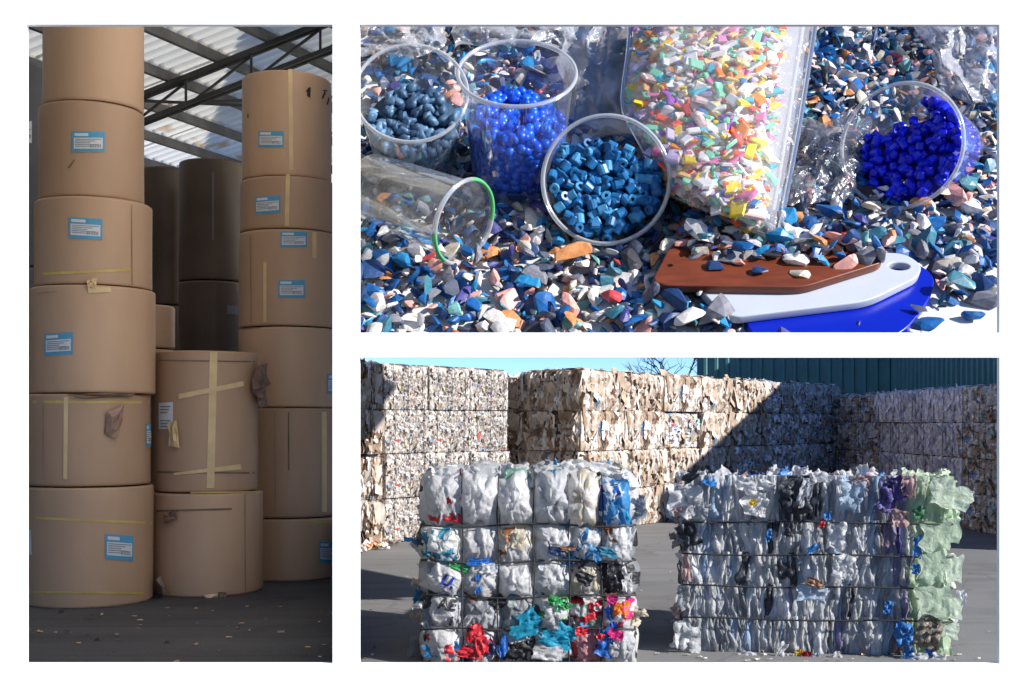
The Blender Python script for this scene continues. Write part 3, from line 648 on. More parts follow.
# bag of bright chips
def bag():
    quad = [(664,192),(770,238),(806,10),(634,10)]      # bottom-left, bottom-right, top-right, top-left
    def h(u, v): return .22+.34*(max(0, (1-(2*u-1)**4))*max(0, 1-(2*v-1)**6))**.6+.30*v
    def pt(u, v, dh=0):
        bulge = .0
        x = (quad[0][0]*(1-u)+quad[1][0]*u)*(1-v)+(quad[3][0]*(1-u)+quad[2][0]*u)*v - 24*math.sin(math.pi*v)*(1-u)*max(0,1-abs(v-.45)*1.6)
        y = (quad[0][1]*(1-u)+quad[1][1]*u)*(1-v)+(quad[3][1]*(1-u)+quad[2][1]*u)*v
        return T(x, y, h(u, v)+dh)
    film = clear_mat('clear_bag_film', (.985, .985, .99), .055, .16, .14, bump=.6)
    root = thing('zip_bag', 'clear plastic bag holding bright multicoloured chips, leaning in the middle', 'plastic bag', mat=TM)
    n, m_ = 26, 34; vs = []; fs = []
    for j in range(m_+1):
        for i in range(n+1):
            u, v = i/n, j/m_; U = u*1.10-.03
            vs.append(pt(U, v, .10+.03*noise.noise(Vector((u*5, v*7, 2)))+.02*noise.noise(Vector((u*14, v*17, 5)))))
    for j in range(m_):
        for i in range(n): k = j*(n+1)+i; fs.append((k, k+1, k+n+2, k+n+1))
    link('front_film', mesh('front_film', vs, fs, film, smooth=True), root)
    vs2 = []
    for j in range(m_+1):
        for i in range(n+1): vs2.append(pt(i/n*1.02-.01, j/m_, -.06))
    link('back_film', mesh('back_film', vs2, fs, mat('milky_bag_film', (.40, .40, .42), .4, var=.05)), root)
    vs3 = [pt(u, j/m_, d_+.025*noise.noise(Vector((u*9, j*.6, 8)))) for j in range(m_+1) for u, d_ in ((.90, .03), (.97, .09), (1.035, .10), (1.075, .06))]
    link('side_gusset', mesh('side_gusset', vs3, [(j*4+i, j*4+i+1, j*4+i+5, j*4+i+4) for j in range(m_) for i in range(3)], clear_mat('milky_gusset_film', (.95, .95, .96), .20, .2, .18, (.62, .62, .65), bump=.6), smooth=True), root)
    mb = MB()
    for (e0, e1) in (((1.07, .0), (1.07, 1.0)), ((-.03, 0), (-.03, 1)), ((-.03, 0), (1.07, 0))):
        mb.tube([pt(e0[0]+(e1[0]-e0[0])*k/14, e0[1]+(e1[1]-e0[1])*k/14, .10) for k in range(15)], .022, 6)
    mb.build('sealed_edge', rimm, root, smooth=True)
    CC = {'white': ((240,238,236), 40), 'blush': ((238,206,200), 16), 'mint': ((140,222,184), 14), 'lilac': ((200,184,226), 6), 'pink': ((236,130,176), 6), 'yellow': ((248,214,30), 10), 'orange': ((246,140,30), 10), 'coral': ((238,84,50), 6), 'aqua': ((70,186,206), 7), 'blue': ((60,120,190), 3), 'violet': ((172,100,196), 4), 'butter': ((244,230,160), 8), 'peach': ((244,190,130), 5)}
    ck = list(CC); cm = [mat('chip_'+k, srgb(*CC[k][0], k=1.0), .45, var=.08, scale=8, spec=.35) for k in ck]; cw = [CC[k][1] for k in ck]
    r = random.Random(11); heap_ = thing('chip_heap', 'bright pastel, yellow, orange and white plastic chips inside the clear bag', 'plastic chips', mat=TM)
    from mathutils import Euler
    shp = []
    for i in range(14):
        mb = MB(); a, b = ((1, .45), (.8, .6), (1, .3), (.7, .7), (.9, .5))[i % 5]; t = .06; rr2 = random.Random(i)
        pts = [(-a/2, -b/2), (a/2+rr2.uniform(-.2, .1), -b/2+rr2.uniform(-.1, .1)), (a/2+rr2.uniform(-.1, .1), b/2+rr2.uniform(-.15, .1)), (-a/2+rr2.uniform(-.1, .25), b/2)]
        mb.add([(x, y, -t) for x, y in pts]+[(x, y, t) for x, y in pts]+[(x*.8, y*.8, t+.05) for x, y in pts], [(3,2,1,0),(0,1,5,4),(1,2,6,5),(2,3,7,6),(3,0,4,7),(4,5,9,8),(5,6,10,9),(6,7,11,10),(7,4,8,11),(8,9,10,11)]); shp.append(mb)
    for k in (12, 13): v_, f_ = hullverts(900+k, 14, 1, .9, .7); shp[k] = MB(); shp[k].add(v_, f_)
    cache = {}; spots = []
    N1, N2 = 24, 50
    for j in range(N2):
        for i in range(N1): spots.append(((i+r.random())/N1*.89+.015, (j+r.random())/N2*.98+.01))
    r.shuffle(spots); rest = MB()
    vis = [s for s in spots if s[1] < .93]; order = vis[:295]+[s for s in spots if s not in vis[:295]]
    for k, (u, v) in enumerate(order):
        s = min(.20, max(.07, r.lognormvariate(math.log(.118), .32))); b = r.randrange(14); c = r.choices(range(len(ck)), cw)[0]
        M = Matrix.Translation(pt(u, v, (.045 if k < 295 else -.005)+r.uniform(-.03, .02))) @ Euler((r.gauss(.1, .32), r.gauss(0, .32), r.uniform(0, 6.28))).to_matrix().to_4x4() @ Matrix.Scale(s, 4)
        if k < 295:
            if (b, c) not in cache: cache[b, c] = shp[b].mesh('chip', cm[c])
            link('chip', cache[b, c], heap_, mw=M)
        else: rest.add([M @ Vector(p) for p in shp[b].v], shp[b].f, c)
    rest.build('chip_rest', cm, heap_, kind='stuff')
bag()

def film_sheet(poly, h, amp, label, seed, m):
    n = 30; vs = []; fs = []; (a, b, c, d) = [Vector((*p, 0)) for p in poly]
    for j in range(n+1):
        for i in range(n+1):
            u, v = i/n, j/n; p = (a*(1-u)+b*u)*(1-v)+(d*(1-u)+c*u)*v
            q = Vector((u*3.1+seed, v*2.6, seed*1.7)); z = 1-abs(noise.noise(q))*2; z2 = 1-abs(noise.noise(q*2.7))*2; z3 = noise.noise(q*6)
            e = min(u, v, 1-u, 1-v); t = T(p.x+9*noise.noise(q*2+Vector((9,0,0))), p.y+7*noise.noise(q*2+Vector((0,9,0))), h+amp*(.6*z+.35*z2+.18*z3)*min(1, e*4+.25)); vs.append(t)
    for j in range(n):
        for i in range(n): k = j*(n+1)+i; fs.append((k, k+1, k+n+2, k+n+1))
    o = link('plastic_film', mesh('plastic_film', vs, fs, m, smooth=True), mw=TM); tag(o, label, 'plastic film', 'crumpled clear films over the flakes')
fm1 = clear_mat('crumpled_clear_film', (.90, .91, .94), .26, .20, .30, (.74, .76, .84), bump=.8)
film_sheet([(340,60),(450,52),(440,-5),(340,-5)], .22, .18, 'crumpled clear film at the upper left behind the tipped cup', 1.3, fm1)
film_sheet([(560,120),(640,135),(648,-5),(560,-5)], .20, .16, 'clear film between the upright cup and the bag of chips', 2.9, fm1)
film_sheet([(450,48),(575,45),(575,-10),(450,-10)], .20, .16, 'clear film along the top edge behind the upright cup', 3.7, fm1)
film_sheet([(945,95),(1015,112),(1015,-5),(900,-5)], .28, .2, 'wrinkled clear film at the upper right behind the lying cup', 5.1, fm1)
film_sheet([(782,205),(850,200),(872,120),(795,118)], .16, .14, 'crumpled clear film between the chip bag and the lying cup', 7.7, clear_mat('crumpled_clear_film_grey', (.72, .73, .76), .08, .25, .28, (.5, .5, .55), bump=.9))
# ------------------------------------------------------------------ yard: far bales
def crumple_piece(mb, M, w_, h_, r, mi, n=2, bend=.35):
    vs = []
    for j in range(n+1):
        for i in range(n+1):
            vs.append(M @ Vector((w_*(i/n-.5)+r.uniform(-.12, .12)*w_, bend*min(w_, h_)*r.uniform(-.5, .5), h_*(j/n-.5)+r.uniform(-.12, .12)*h_)))
    mb.add(vs, [(j*(n+1)+i, j*(n+1)+i+1, (j+1)*(n+1)+i+1, (j+1)*(n+1)+i) for j in range(n) for i in range(n)], mi)
BC = {'card': [((166,147,130), 30), ((182,170,160), 26), ((138,115,96), 12), ((200,192,184), 18), ((100,78,62), 7), ((58,52,48), 6), ((208,208,212), 9), ((80,112,140), .7), ((150,126,80), .7), ((150,60,52), .25)],
      'paper': [((178,172,168), 28), ((156,150,148), 28), ((198,194,192), 18), ((124,118,116), 14), ((80,76,75), 8), ((156,138,120), 6), ((120,150,180), 1.5), ((190,80,70), .8), ((200,190,110), .8)],
      'mixed': [((186,180,182), 24), ((206,204,212), 22), ((152,142,136), 16), ((184,160,134), 14), ((226,226,230), 12), ((100,94,92), 6), ((110,150,196), 2.5), ((130,176,176), 2), ((196,80,76), .6)],
      'film': [((210,208,222), 40), ((226,224,234), 26), ((186,184,198), 20), ((156,154,168), 8), ((236,236,242), 6)]}
wirem = mat('baling_wire', (.03, .03, .03), .5, var=.2)
BW, BH, BD = 1.10, .592, 1.0
def far_proto(kind, seed):
    r = random.Random(seed); pal = BC[kind]; ms = [mat('%s_scrap_%d' % (kind, i), srgb(*c), .75, var=.2, scale=9, bump=.3, bscale=25) for i, (c, _) in enumerate(pal)]; wts = [w_ for _, w_ in pal]
    corem = mat(kind+'_bale_core', srgb(*pal[0][0], k=.55), .9, c2=srgb(*pal[2][0], k=.7), scale=14, bump=.8, bscale=30, stretch=(1, 1, .3), bdist=.03)
    body = MB(); ins = .03
    nx, nz, amp, cw, ch = {'card': (44, 12, .045, 3, 4), 'paper': (50, 26, .030, 2, 2), 'mixed': (40, 20, .045, 3, 3), 'film': (60, 10, .035, 2, 5)}[kind]
    def side(M, W_, H_, nx, nz, off):
        col = {}; vs = []; fs = []; fm = []
        for j in range(nz+1):
            for i in range(nx+1):
                u, v = i/nx, j/nz; e = min(1, 8*min(u, 1-u, v, 1-v)+.15)
                rd = .5-abs(noise.noise(Vector((u*16, v*2.2, seed*3.3+off))))*1.6 if kind in ('card', 'film') else noise.noise(Vector((u*14, v*9, seed*3.3+off)))
                y = -amp*(.5*rd+.7*noise.noise(Vector((u*4, v*3, seed+off)))+.55*r.uniform(-1, 1))*e-.02*e+.012*(1-e)
                vs.append(M @ Vector(((u-.5)*W_+r.uniform(-.2, .2)*W_/nx*e, y, (v-.5)*H_+r.uniform(-.25, .25)*H_/nz*e)))
        for j in range(nz):
            for i in range(nx):
                k = j*(nx+1)+i; fs.append((k, k+1, k+nx+2, k+nx+1))
                key = (int((i+2*noise.noise(Vector((j*.9, i*.3, off+seed))))//cw), int((j+1.5*noise.noise(Vector((i*.5, off, seed))))//ch))
                if key not in col: col[key] = r.choices(range(len(pal)), wts)[0]
                if kind == 'paper' and noise.noise(Vector((i*.09, j*.14, seed*1.9+off))) > .12 and r.random() < .45: fm.append(r.choice((1, 3, 3, 4))); continue
                fm.append(col[key] if r.random() < .9 else r.choices(range(len(pal)), wts)[0])
        body.add(vs, fs, fm)
    side(Matrix.Translation((0, -BD/2, 0)), BW, BH, nx, nz, 0)
    side(Matrix.Translation((BW/2, 0, 0)) @ Matrix.Rotation(R(90), 4, 'Z'), BD, BH, nx, nz, 5)
    side(Matrix.Translation((-BW/2, 0, 0)) @ Matrix.Rotation(R(-90), 4, 'Z'), BD, BH, nx, nz, 9)
    side(Matrix.Translation((0, BD/2, 0)) @ Matrix.Rotation(R(180), 4, 'Z'), BW, BH, nx//2, nz//2, 13)
    side(Matrix.Translation((0, 0, BH/2)) @ Matrix.Rotation(R(-90), 4, 'X'), BW, BD, nx//2, 10, 17)
    sc = MB(); small = kind == 'paper'
    N = {'card': 26, 'paper': 110, 'mixed': 60, 'film': 30}[kind]
    for face in range(5):     # front, right, left, top, back
        for k in range(int(N*(1, .8, .8, .45, .2)[face])):
            if kind == 'card': w_, h_ = r.uniform(.04, .20), r.uniform(.10, .40)
            elif kind == 'film': w_, h_ = r.uniform(.03, .08), r.uniform(.15, .5)
            elif kind == 'paper': w_, h_ = r.uniform(.02, .06), r.uniform(.03, .08)
            else: w_, h_ = r.uniform(.05, .17), r.uniform(.05, .22)
            a = r.uniform(-.5, .5); z = r.uniform(-.5, .5)*(BH-.8*h_ if h_ < BH else .1)
            tw = Matrix.Rotation(r.gauss(0, {'film': .12, 'card': .13}.get(kind, .5)), 4, 'Y') @ Matrix.Rotation(r.gauss(0, .22 if kind == 'card' else .5), 4, 'Z') @ Matrix.Rotation(r.gauss(0, .3), 4, 'X')
            if face == 0: M = Matrix.Translation((a*(BW-.04), -BD/2+r.uniform(-.035, .025), z))
            elif face == 1: M = Matrix.Translation((BW/2+r.uniform(-.025, .03), a*(BD-.04), z)) @ Matrix.Rotation(R(90), 4, 'Z')
            elif face == 2: M = Matrix.Translation((-BW/2-r.uniform(-.025, .03), a*(BD-.04), z)) @ Matrix.Rotation(R(-90), 4, 'Z')
            elif face == 3: M = Matrix.Translation((a*(BW-.05), r.uniform(-.5, .5)*(BD-.05), BH/2+r.uniform(-.02, .03))) @ Matrix.Rotation(R(90+r.gauss(0, 25)), 4, 'X'); h_ = min(h_, .2)
            else: M = Matrix.Translation((a*(BW-.04), BD/2+r.uniform(-.02, .03), z))
            crumple_piece(sc, M @ tw, w_, h_, r, r.choices(range(len(pal)), wts)[0], 2, .22 if kind == 'card' else .5)
    wr = MB()
    for x in (-.33, 0, .33):
        xx = x*BW; a, b = BD/2+.035, BH/2+.012
        wr.tube([(xx, -a, -b), (xx+.01, -a, 0), (xx, -a, b), (xx, 0, b+.01), (xx, a, b), (xx, a, -b), (xx, 0, -b)], .006, 4, closed=True)
    return body.mesh('bale_core', ms), sc.mesh('scraps', ms), wr.mesh('baling_wire', wirem)
PROTO = {k: [far_proto(k, 50+i*7+j*31) for j in range(3)] for i, k in enumerate(BC)}
RN = ('bottom row', 'second row up', 'third row up', 'top row')
ON = ('first', 'second', 'third', 'fourth', 'fifth', 'sixth', 'seventh', 'eighth', 'ninth', 'tenth')
def far_bale(kind, loc, rz, label, group, sc=(1, 1, 1), flip=False):
    r = rnd; pr = PROTO[kind][r.randrange(3)]
    root = thing('waste_bale', label, 'bale', group=group); root.location = loc; root.rotation_euler = (0, 0, rz+(math.pi if flip else 0)); root.scale = sc
    link('bale_core', pr[0], root); link('scraps', pr[1], root, kind='stuff'); link('baling_wire', pr[2], root)
def far_wall(a, b, n, kinds, H, where, group, face, rng=(0, 1, 2, 3)):
    """row of n bale columns along a->b; face=+1 puts the body to the left of the direction"""
    a = Vector((*a, 0)); b = Vector((*b, 0)); d = (b-a)/n; L = d.length; d.normalize(); nrm = Vector((-d.y, d.x, 0))*face; rz = math.atan2(d.y, d.x)
    hh = H/4; r = rnd
    for c in range(n):
        for k in rng:
            kd = kinds(c, k); out = r.uniform(-.05, .05)
            p = a+d*(c+.5)*L+nrm*(BD/2+out); p.z = hh*(k+.5)+.004
            far_bale(kd, p, rz+r.gauss(0, .015)+(0 if face > 0 else math.pi), '%s, %s, %s' % (where[0], RN[k], where[1] % ON[c]), group, (L/BW*.985, 1, hh/BH*(.985+r.uniform(-.02, .01))))
def yard():
    pw = lambda px, D: ((px-CX)*D/F, D)
    HH = 2.37
    far_wall(pw(383, 15.9), pw(508, 17.8), 3, lambda c, k: 'paper', HH, ('white shredded paper bale of the left wall', '%s from its left end'), 'white paper bales walling the left of the yard', 1)
    far_wall(pw(315, 15.4), pw(382, 15.6), 1, lambda c, k: 'card', HH+.0, ('cardboard bale of the single column at the far left', '%s column'), 'cardboard bales at the far left', 1)
    ca = Vector((.96, 17.5)); cb = Vector((6.9, 25.0)); dd = (cb-ca).normalized()
    far_wall((ca.x, ca.y), (cb.x, cb.y), 8, lambda c, k: 'card' if c < 5 and not (c == 2 and k == 2) and not (c == 4 and k == 1) else 'mixed', HH, ('cardboard and paper bale of the sunlit wall', '%s from the near corner'), 'cardboard bales walling the back of the yard', 1)
    # side of the block, going back from the corner (begins behind the corner bale)
    n2 = Vector((-dd.y, dd.x)); s0 = ca+n2*1.02; 
    far_wall((.02, 23.6), (s0.x, s0.y), 4, lambda c, k: 'card', HH, ('cardboard bale of the shaded block side', '%s from its far end'), 'cardboard bales on the shaded side of the block', 1)
    far_wall((-1.1, 20.7), (.12, 20.2), 1, lambda c, k: 'card', HH, ('cardboard bale in the gap beside the left wall', '%s column'), 'bales in the dark gap', 1)
    far_wall((6.62, 24.5), (7.0, 14.6), 8, lambda c, k: 'film' if c in (2, 3, 4) and k > 0 else 'mixed', 2.14, ('grey bale of the shaded right wall', '%s from its far end'), 'mixed and film bales walling the right of the yard', 1)
    # green shed: long back wall and a wing along the right side
    gm = mat('green_shed_sheet', srgb(88,134,134), .5, var=.08, scale=2, spec=.4); gr = mat('shed_grey_band', (.10, .105, .115), .6, var=.1)
    root = thing('green_shed', 'dark green ribbed metal shed behind the right bales', 'shed', (14, 30, 0)); off = Matrix.Translation((-14, -30, 0))
    def ribbed(p, q, z0, z1, pitch, name):
        mb = MB(); p = Vector((*p, 0)); q = Vector((*q, 0)); n = int((q-p).length/pitch); d = (q-p)/n; o = Vector((d.y, -d.x, 0)).normalized()*.05
        for i in range(n):
            a = p+d*i; pts = [a, a+d*.55, a+d*.65+o, a+d*.9+o, a+d]
            for k in range(4): u, v = pts[k], pts[k+1]; mb.add([u+Vector((0,0,z0)), v+Vector((0,0,z0)), v+Vector((0,0,z1)), u+Vector((0,0,z1))], [(0,1,2,3)])
        mb.build(name, gm, root, mw=off)
    X0 = (697-CX)/F*30
    ribbed((X0, 30), (9.0, 28.5), 2.3, 5.2, .26, 'back_wall_sheet'); ribbed((9.0, 28.5), (9.2, 15.6), 1.9, 4.3, .26, 'side_wall_sheet')
    mb = MB(); mb.box((0, 0, 0), (1, 1, 1)); mb = MB()
    mb.add([(X0, 30.02, 0), (9.0, 28.52, 0), (9.0, 28.52, 2.31), (X0, 30.02, 2.31)], [(0,1,2,3)]); mb.add([(9.02, 28.5, 0), (9.22, 15.6, 0), (9.22, 15.6, 1.92), (9.02, 28.5, 1.92)], [(0,1,2,3)]); mb.build('grey_plinth', gr, root, mw=off)
    mb = MB(); mb.add([(X0, 30, 5.2), (9.0, 28.5, 5.2), (9.2, 15.6, 4.3), (19, 15.6, 6.5), (19, 40, 6.5), (X0*1.36, 40, 6.0)], [(0,1,2,3,4,5)]); mb.add([(9.2, 15.6, 0), (19, 15.6, 0), (19, 15.6, 6.5), (9.2, 15.6, 4.3)], [(0,1,2,3)]); mb.add([(X0, 30, 2.3), (X0, 30, 5.2), (X0*1.36, 40, 6.0), (X0*1.36, 40, 0), (X0, 30.02, 0)], [(0,1,2,3,4)]); mb.build('shed_roof', gr, root, mw=off)
    mb = MB(); mb.bar((9.05, 28.4, 2.0), (9.22, 15.5, 1.55), .1, .35); mb.build('gutter', gr, root, mw=off)
    # bare tree behind
    bark = mat('bare_bark', (.16, .12, .10), .8, var=.2); tr = thing('bare_tree', 'leafless tree far behind the bales, left of the green shed', 'tree', ((672-CX)/F*42, 42, 0)); mb = MB(); tk = MB(); r = random.Random(4)
    tk.tube([(0, 0, 0), (.1, 0, 1.4), (.15, 0, 2.6)], [.16, .12, .09], 7); tk.build('trunk', bark, tr, smooth=True)
    def br(p, d, L, rad, lv):
        q = p+d*L; m1 = p+d*L*.5+Vector((r.uniform(-.05, .05), r.uniform(-.05, .05), 0))*L; mb.tube([p, m1, q], [rad, rad*.8, rad*.6], 4)
        if lv:
            for k in range(3): br(p+d*L*r.uniform(.5, 1), (d+Vector((r.gauss(0, .5), r.gauss(0, .5), r.gauss(.1, .3)))).normalized(), L*.7, rad*.55, lv-1)
    for k in range(5): br(Vector((.12, 0, 1.6+k*.2)), Vector((r.uniform(-.9, .9), r.uniform(-.5, .5), .8)).normalized(), 1.2, .05, 3)
    mb.build('branches', bark, tr)
    # litter at the foot of the left wall
    lm = [mat('litter_%d' % i, srgb(*c), .8, var=.1) for i, c in enumerate(((220,212,206), (150,140,134), (190,90,80), (196,160,120)))]; mb = MB()
    for k in range(160):
        t = r.random(); p = Vector((*pw(360+t*70, 15.2+t*2.2-abs(r.gauss(0, .35))), .03)); crumple_piece(mb, Matrix.Translation(p) @ Matrix.Rotation(R(90), 4, 'X') @ rotm(r), r.uniform(.03, .12), r.uniform(.03, .1), r, r.choices(range(4), (5, 3, .5, 2))[0])
    for k in range(150):
        p = Vector((r.uniform(1.0, 3.4), r.uniform(7.75, 8.3), .012)) if k < 40 else Vector((r.uniform(-1.4, 4.0), 7.8+r.random()**2*7, .012)); crumple_piece(mb, Matrix.Translation(p) @ Matrix.Rotation(R(90+r.gauss(0, 15)), 4, 'X'), r.uniform(.01, .035), r.uniform(.01, .03), r, r.choices(range(4), (5, 3, .2, 1))[0])
    mb.build('ground_litter', lm, kind='stuff'); mb = MB()
    for k in range(70):
        p = Vector((r.uniform(-4.6, -1.35), r.uniform(7.6, 10.6), .016)); crumple_piece(mb, Matrix.Translation(p) @ Matrix.Rotation(R(90+r.gauss(0, 15)), 4, 'X'), r.uniform(.01, .05), r.uniform(.01, .04), r, r.choices(range(4), (.4, 2, 0, 3))[0])
    mb.build('floor_scraps', lm, kind='stuff')
yard()

# ------------------------------------------------------------------ yard: front bales
def film_mat(name, c, rough=.5, var=.12):
    if name in _mc: return _mc[name]
    m = mat(name, srgb(*c, k=.98), rough, var=var, scale=7, bump=.7, bscale=26, spec=.5, bdist=.02); t = m.node_tree
    tl = t.nodes.new('ShaderNodeBsdfTranslucent'); mx = t.nodes.new('ShaderNodeMixShader'); mx.inputs[0].default_value = .55 if sum(c) > 330 else .15; b = t.nodes['Principled BSDF']
    bp = [n for n in t.nodes if n.type == 'BUMP'][0]; tc = [n for n in t.nodes if n.type == 'TEX_COORD'][0]; n2 = bp.inputs['Height'].links[0].from_node
    N = t.nodes.new; L = t.links.new
    n2.inputs['Scale'].default_value = 11; va = N('ShaderNodeVectorMath'); va.operation = 'MULTIPLY_ADD'; va.inputs[1].default_value = (.16, .16, .16); L(n2.outputs['Color'], va.inputs[0]); L(tc.outputs['Object'], va.inputs[2])
    vo = N('ShaderNodeTexVoronoi'); vo.feature = 'DISTANCE_TO_EDGE'; vo.inputs['Scale'].default_value = 13; L(va.outputs[0], vo.inputs['Vector'])
    mr = N('ShaderNodeMapRange'); mr.inputs[2].default_value = .22; L(vo.outputs['Distance'], mr.inputs[0])
    ad = N('ShaderNodeMath'); ad.operation = 'MULTIPLY_ADD'; ad.inputs[1].default_value = .8; L(n2.outputs['Fac'], ad.inputs[0]); L(mr.outputs[0], ad.inputs[2]); L(ad.outputs[0], bp.inputs['Height'])
    bp.inputs['Strength'].default_value = .30; bp.inputs['Distance'].default_value = .012
    L(bp.outputs[0], tl.inputs['Normal'])
    t.links.new(b.inputs['Base Color'].links[0].from_socket, tl.inputs[0]); t.links.new(b.outputs[0], mx.inputs[1]); t.links.new(tl.outputs[0], mx.inputs[2]); t.links.new(mx.outputs[0], t.nodes['Material Output'].inputs[0])
    return m
PAL = {'white': (226,226,228), 'milk': (206,208,212), 'grey': (158,162,168), 'pale': (238,238,236), 'cream': (222,212,192), 'dark': (34,34,38), 'navy': (30,48,90), 'blue': (26,92,172), 'sky': (70,150,206), 'cyan': (44,172,208), 'teal': (52,122,150), 'red': (188,34,48), 'green': (40,130,70), 'mint': (150,196,176), 'magenta': (190,30,110), 'orange': (232,140,40), 'yellow': (232,206,60), 'pink': (226,160,166), 'brown': (128,86,58), 'violet': (96,84,150)}
PMAT = {k: film_mat('film_'+k, v) for k, v in PAL.items()}
def pillow(name, parent, M, w_, h_, bulge, seed, cols, thr=(.1, .35), nu=30, fold=.36):
    """crumpled film bag: local x right, z up, bulging to -y"""
    vs = []; fm = []; fs = []; s = Vector((seed*3.7, seed*1.3, seed*2.1))
    for j in range(nu+1):
        for i in range(nu+1):
            u, v = 2*i/nu-1, 2*j/nu-1
            e = max(0, 1-abs(u)**2.6)**.55*max(0, 1-abs(v)**2.6)**.55
            q = Vector((u*1.4, v*1.1, 0))+s
            rg = (.5-abs(noise.noise(q*1.3)))*1.0+(.4-abs(noise.noise(q*2.9)))*.55+(.35-abs(noise.noise(q*6.1)))*.42+(.3-abs(noise.noise(q*11.7)))*.16
            an = math.atan2(v, u); rr_ = min(1, math.hypot(u, v)); rad = (.45-abs(noise.noise(Vector((math.cos(an)*2.6, math.sin(an)*2.6, seed*2.3)))))*rr_**1.5
            y = bulge*(e*(.85+fold*.62*rg)+fold*1.0*rad*(.35+.65*e)+fold*.2*rg*(1-e))
            x = u*w_/2+.10*w_*noise.noise(q*1.7+Vector((0, 5, 0))); z = v*h_/2+.10*h_*noise.noise(q*1.7+Vector((5, 0, 0)))
            vs.append(Vector((x, -y, z)))
    for j in range(nu):
        for i in range(nu):
            k = j*(nu+1)+i; fs.append((k, k+1, k+nu+2, k+nu+1))
            q = Vector((2*i/nu-1, 2*j/nu-1, 0)); nn = noise.noise(q*1.5+s*2)+.35*noise.noise(q*4+s)
            fm.append(0 if nn < thr[0] or len(cols) < 2 else (1 if nn < thr[1] or len(cols) < 3 else 2))
    o = link(name, mesh(name, vs, fs, [PMAT[c] for c in cols], fm, True), parent, mw=M); return o, vs, nu
def scrap(parent, M, w_, h_, c, seed, name='film_scrap', n=9, amp=.85):
    r = random.Random(seed); vs = []; s = Vector((seed*1.7, seed*.9, 0))
    for j in range(n+1):
        for i in range(n+1):
            u, v = i/n-.5, j/n-.5; q = Vector((u*2.5, v*2.5, 0))+s
            vs.append(Vector((u*w_*(1+.5*noise.noise(q+Vector((7, 0, 0)))), .6*amp*min(w_, h_)*(.5-abs(noise.noise(q*1.2))*1.5-abs(noise.noise(q*2.9))*.7+.25*noise.noise(q*5)), v*h_*(1+.4*noise.noise(q+Vector((0, 7, 0)))))))
    fs = [(j*(n+1)+i, j*(n+1)+i+1, (j+1)*(n+1)+i+1, (j+1)*(n+1)+i) for j in range(n) for i in range(n)]
    return link(name, mesh(name, vs, fs, PMAT[c] if isinstance(c, str) else c, smooth=True), parent, mw=M)
def core_block(parent, w_, d_, h_, c, seed):
    bm = bmesh.new(); bmesh.ops.create_cube(bm, size=1); bmesh.ops.subdivide_edges(bm, edges=bm.edges, cuts=11, use_grid_fill=True)
    for v in bm.verts:
        q = Vector((v.co.x*w_*6, v.co.y*d_*6, v.co.z*h_*6+seed)); k = 1+.05*noise.noise(q); v.co = Vector((v.co.x*w_*k, v.co.y*d_*k, (v.co.z+.5)*h_))
    me = bpy.data.meshes.new('bale_core'); bm.to_mesh(me); bm.free(); me.materials.append(c); link('bale_core', me, parent)
def wire_loop(parent, w_, d_, z, seed, sag=.012):
    mb = MB(); r = random.Random(seed); pts = []
    for (x0, y0, x1, y1) in ((-w_/2, -d_/2, w_/2, -d_/2), (w_/2, -d_/2, w_/2, d_/2), (w_/2, d_/2, -w_/2, d_/2), (-w_/2, d_/2, -w_/2, -d_/2)):
        for k in range(10): f = k/10; pts.append((x0+(x1-x0)*f, y0+(y1-y0)*f+r.uniform(-.006, .006), z+sag*math.sin(f*9+seed)))
    mb.tube(pts, .0065, 5, closed=True); mb.build('baling_wire', wirem, parent, smooth=True)
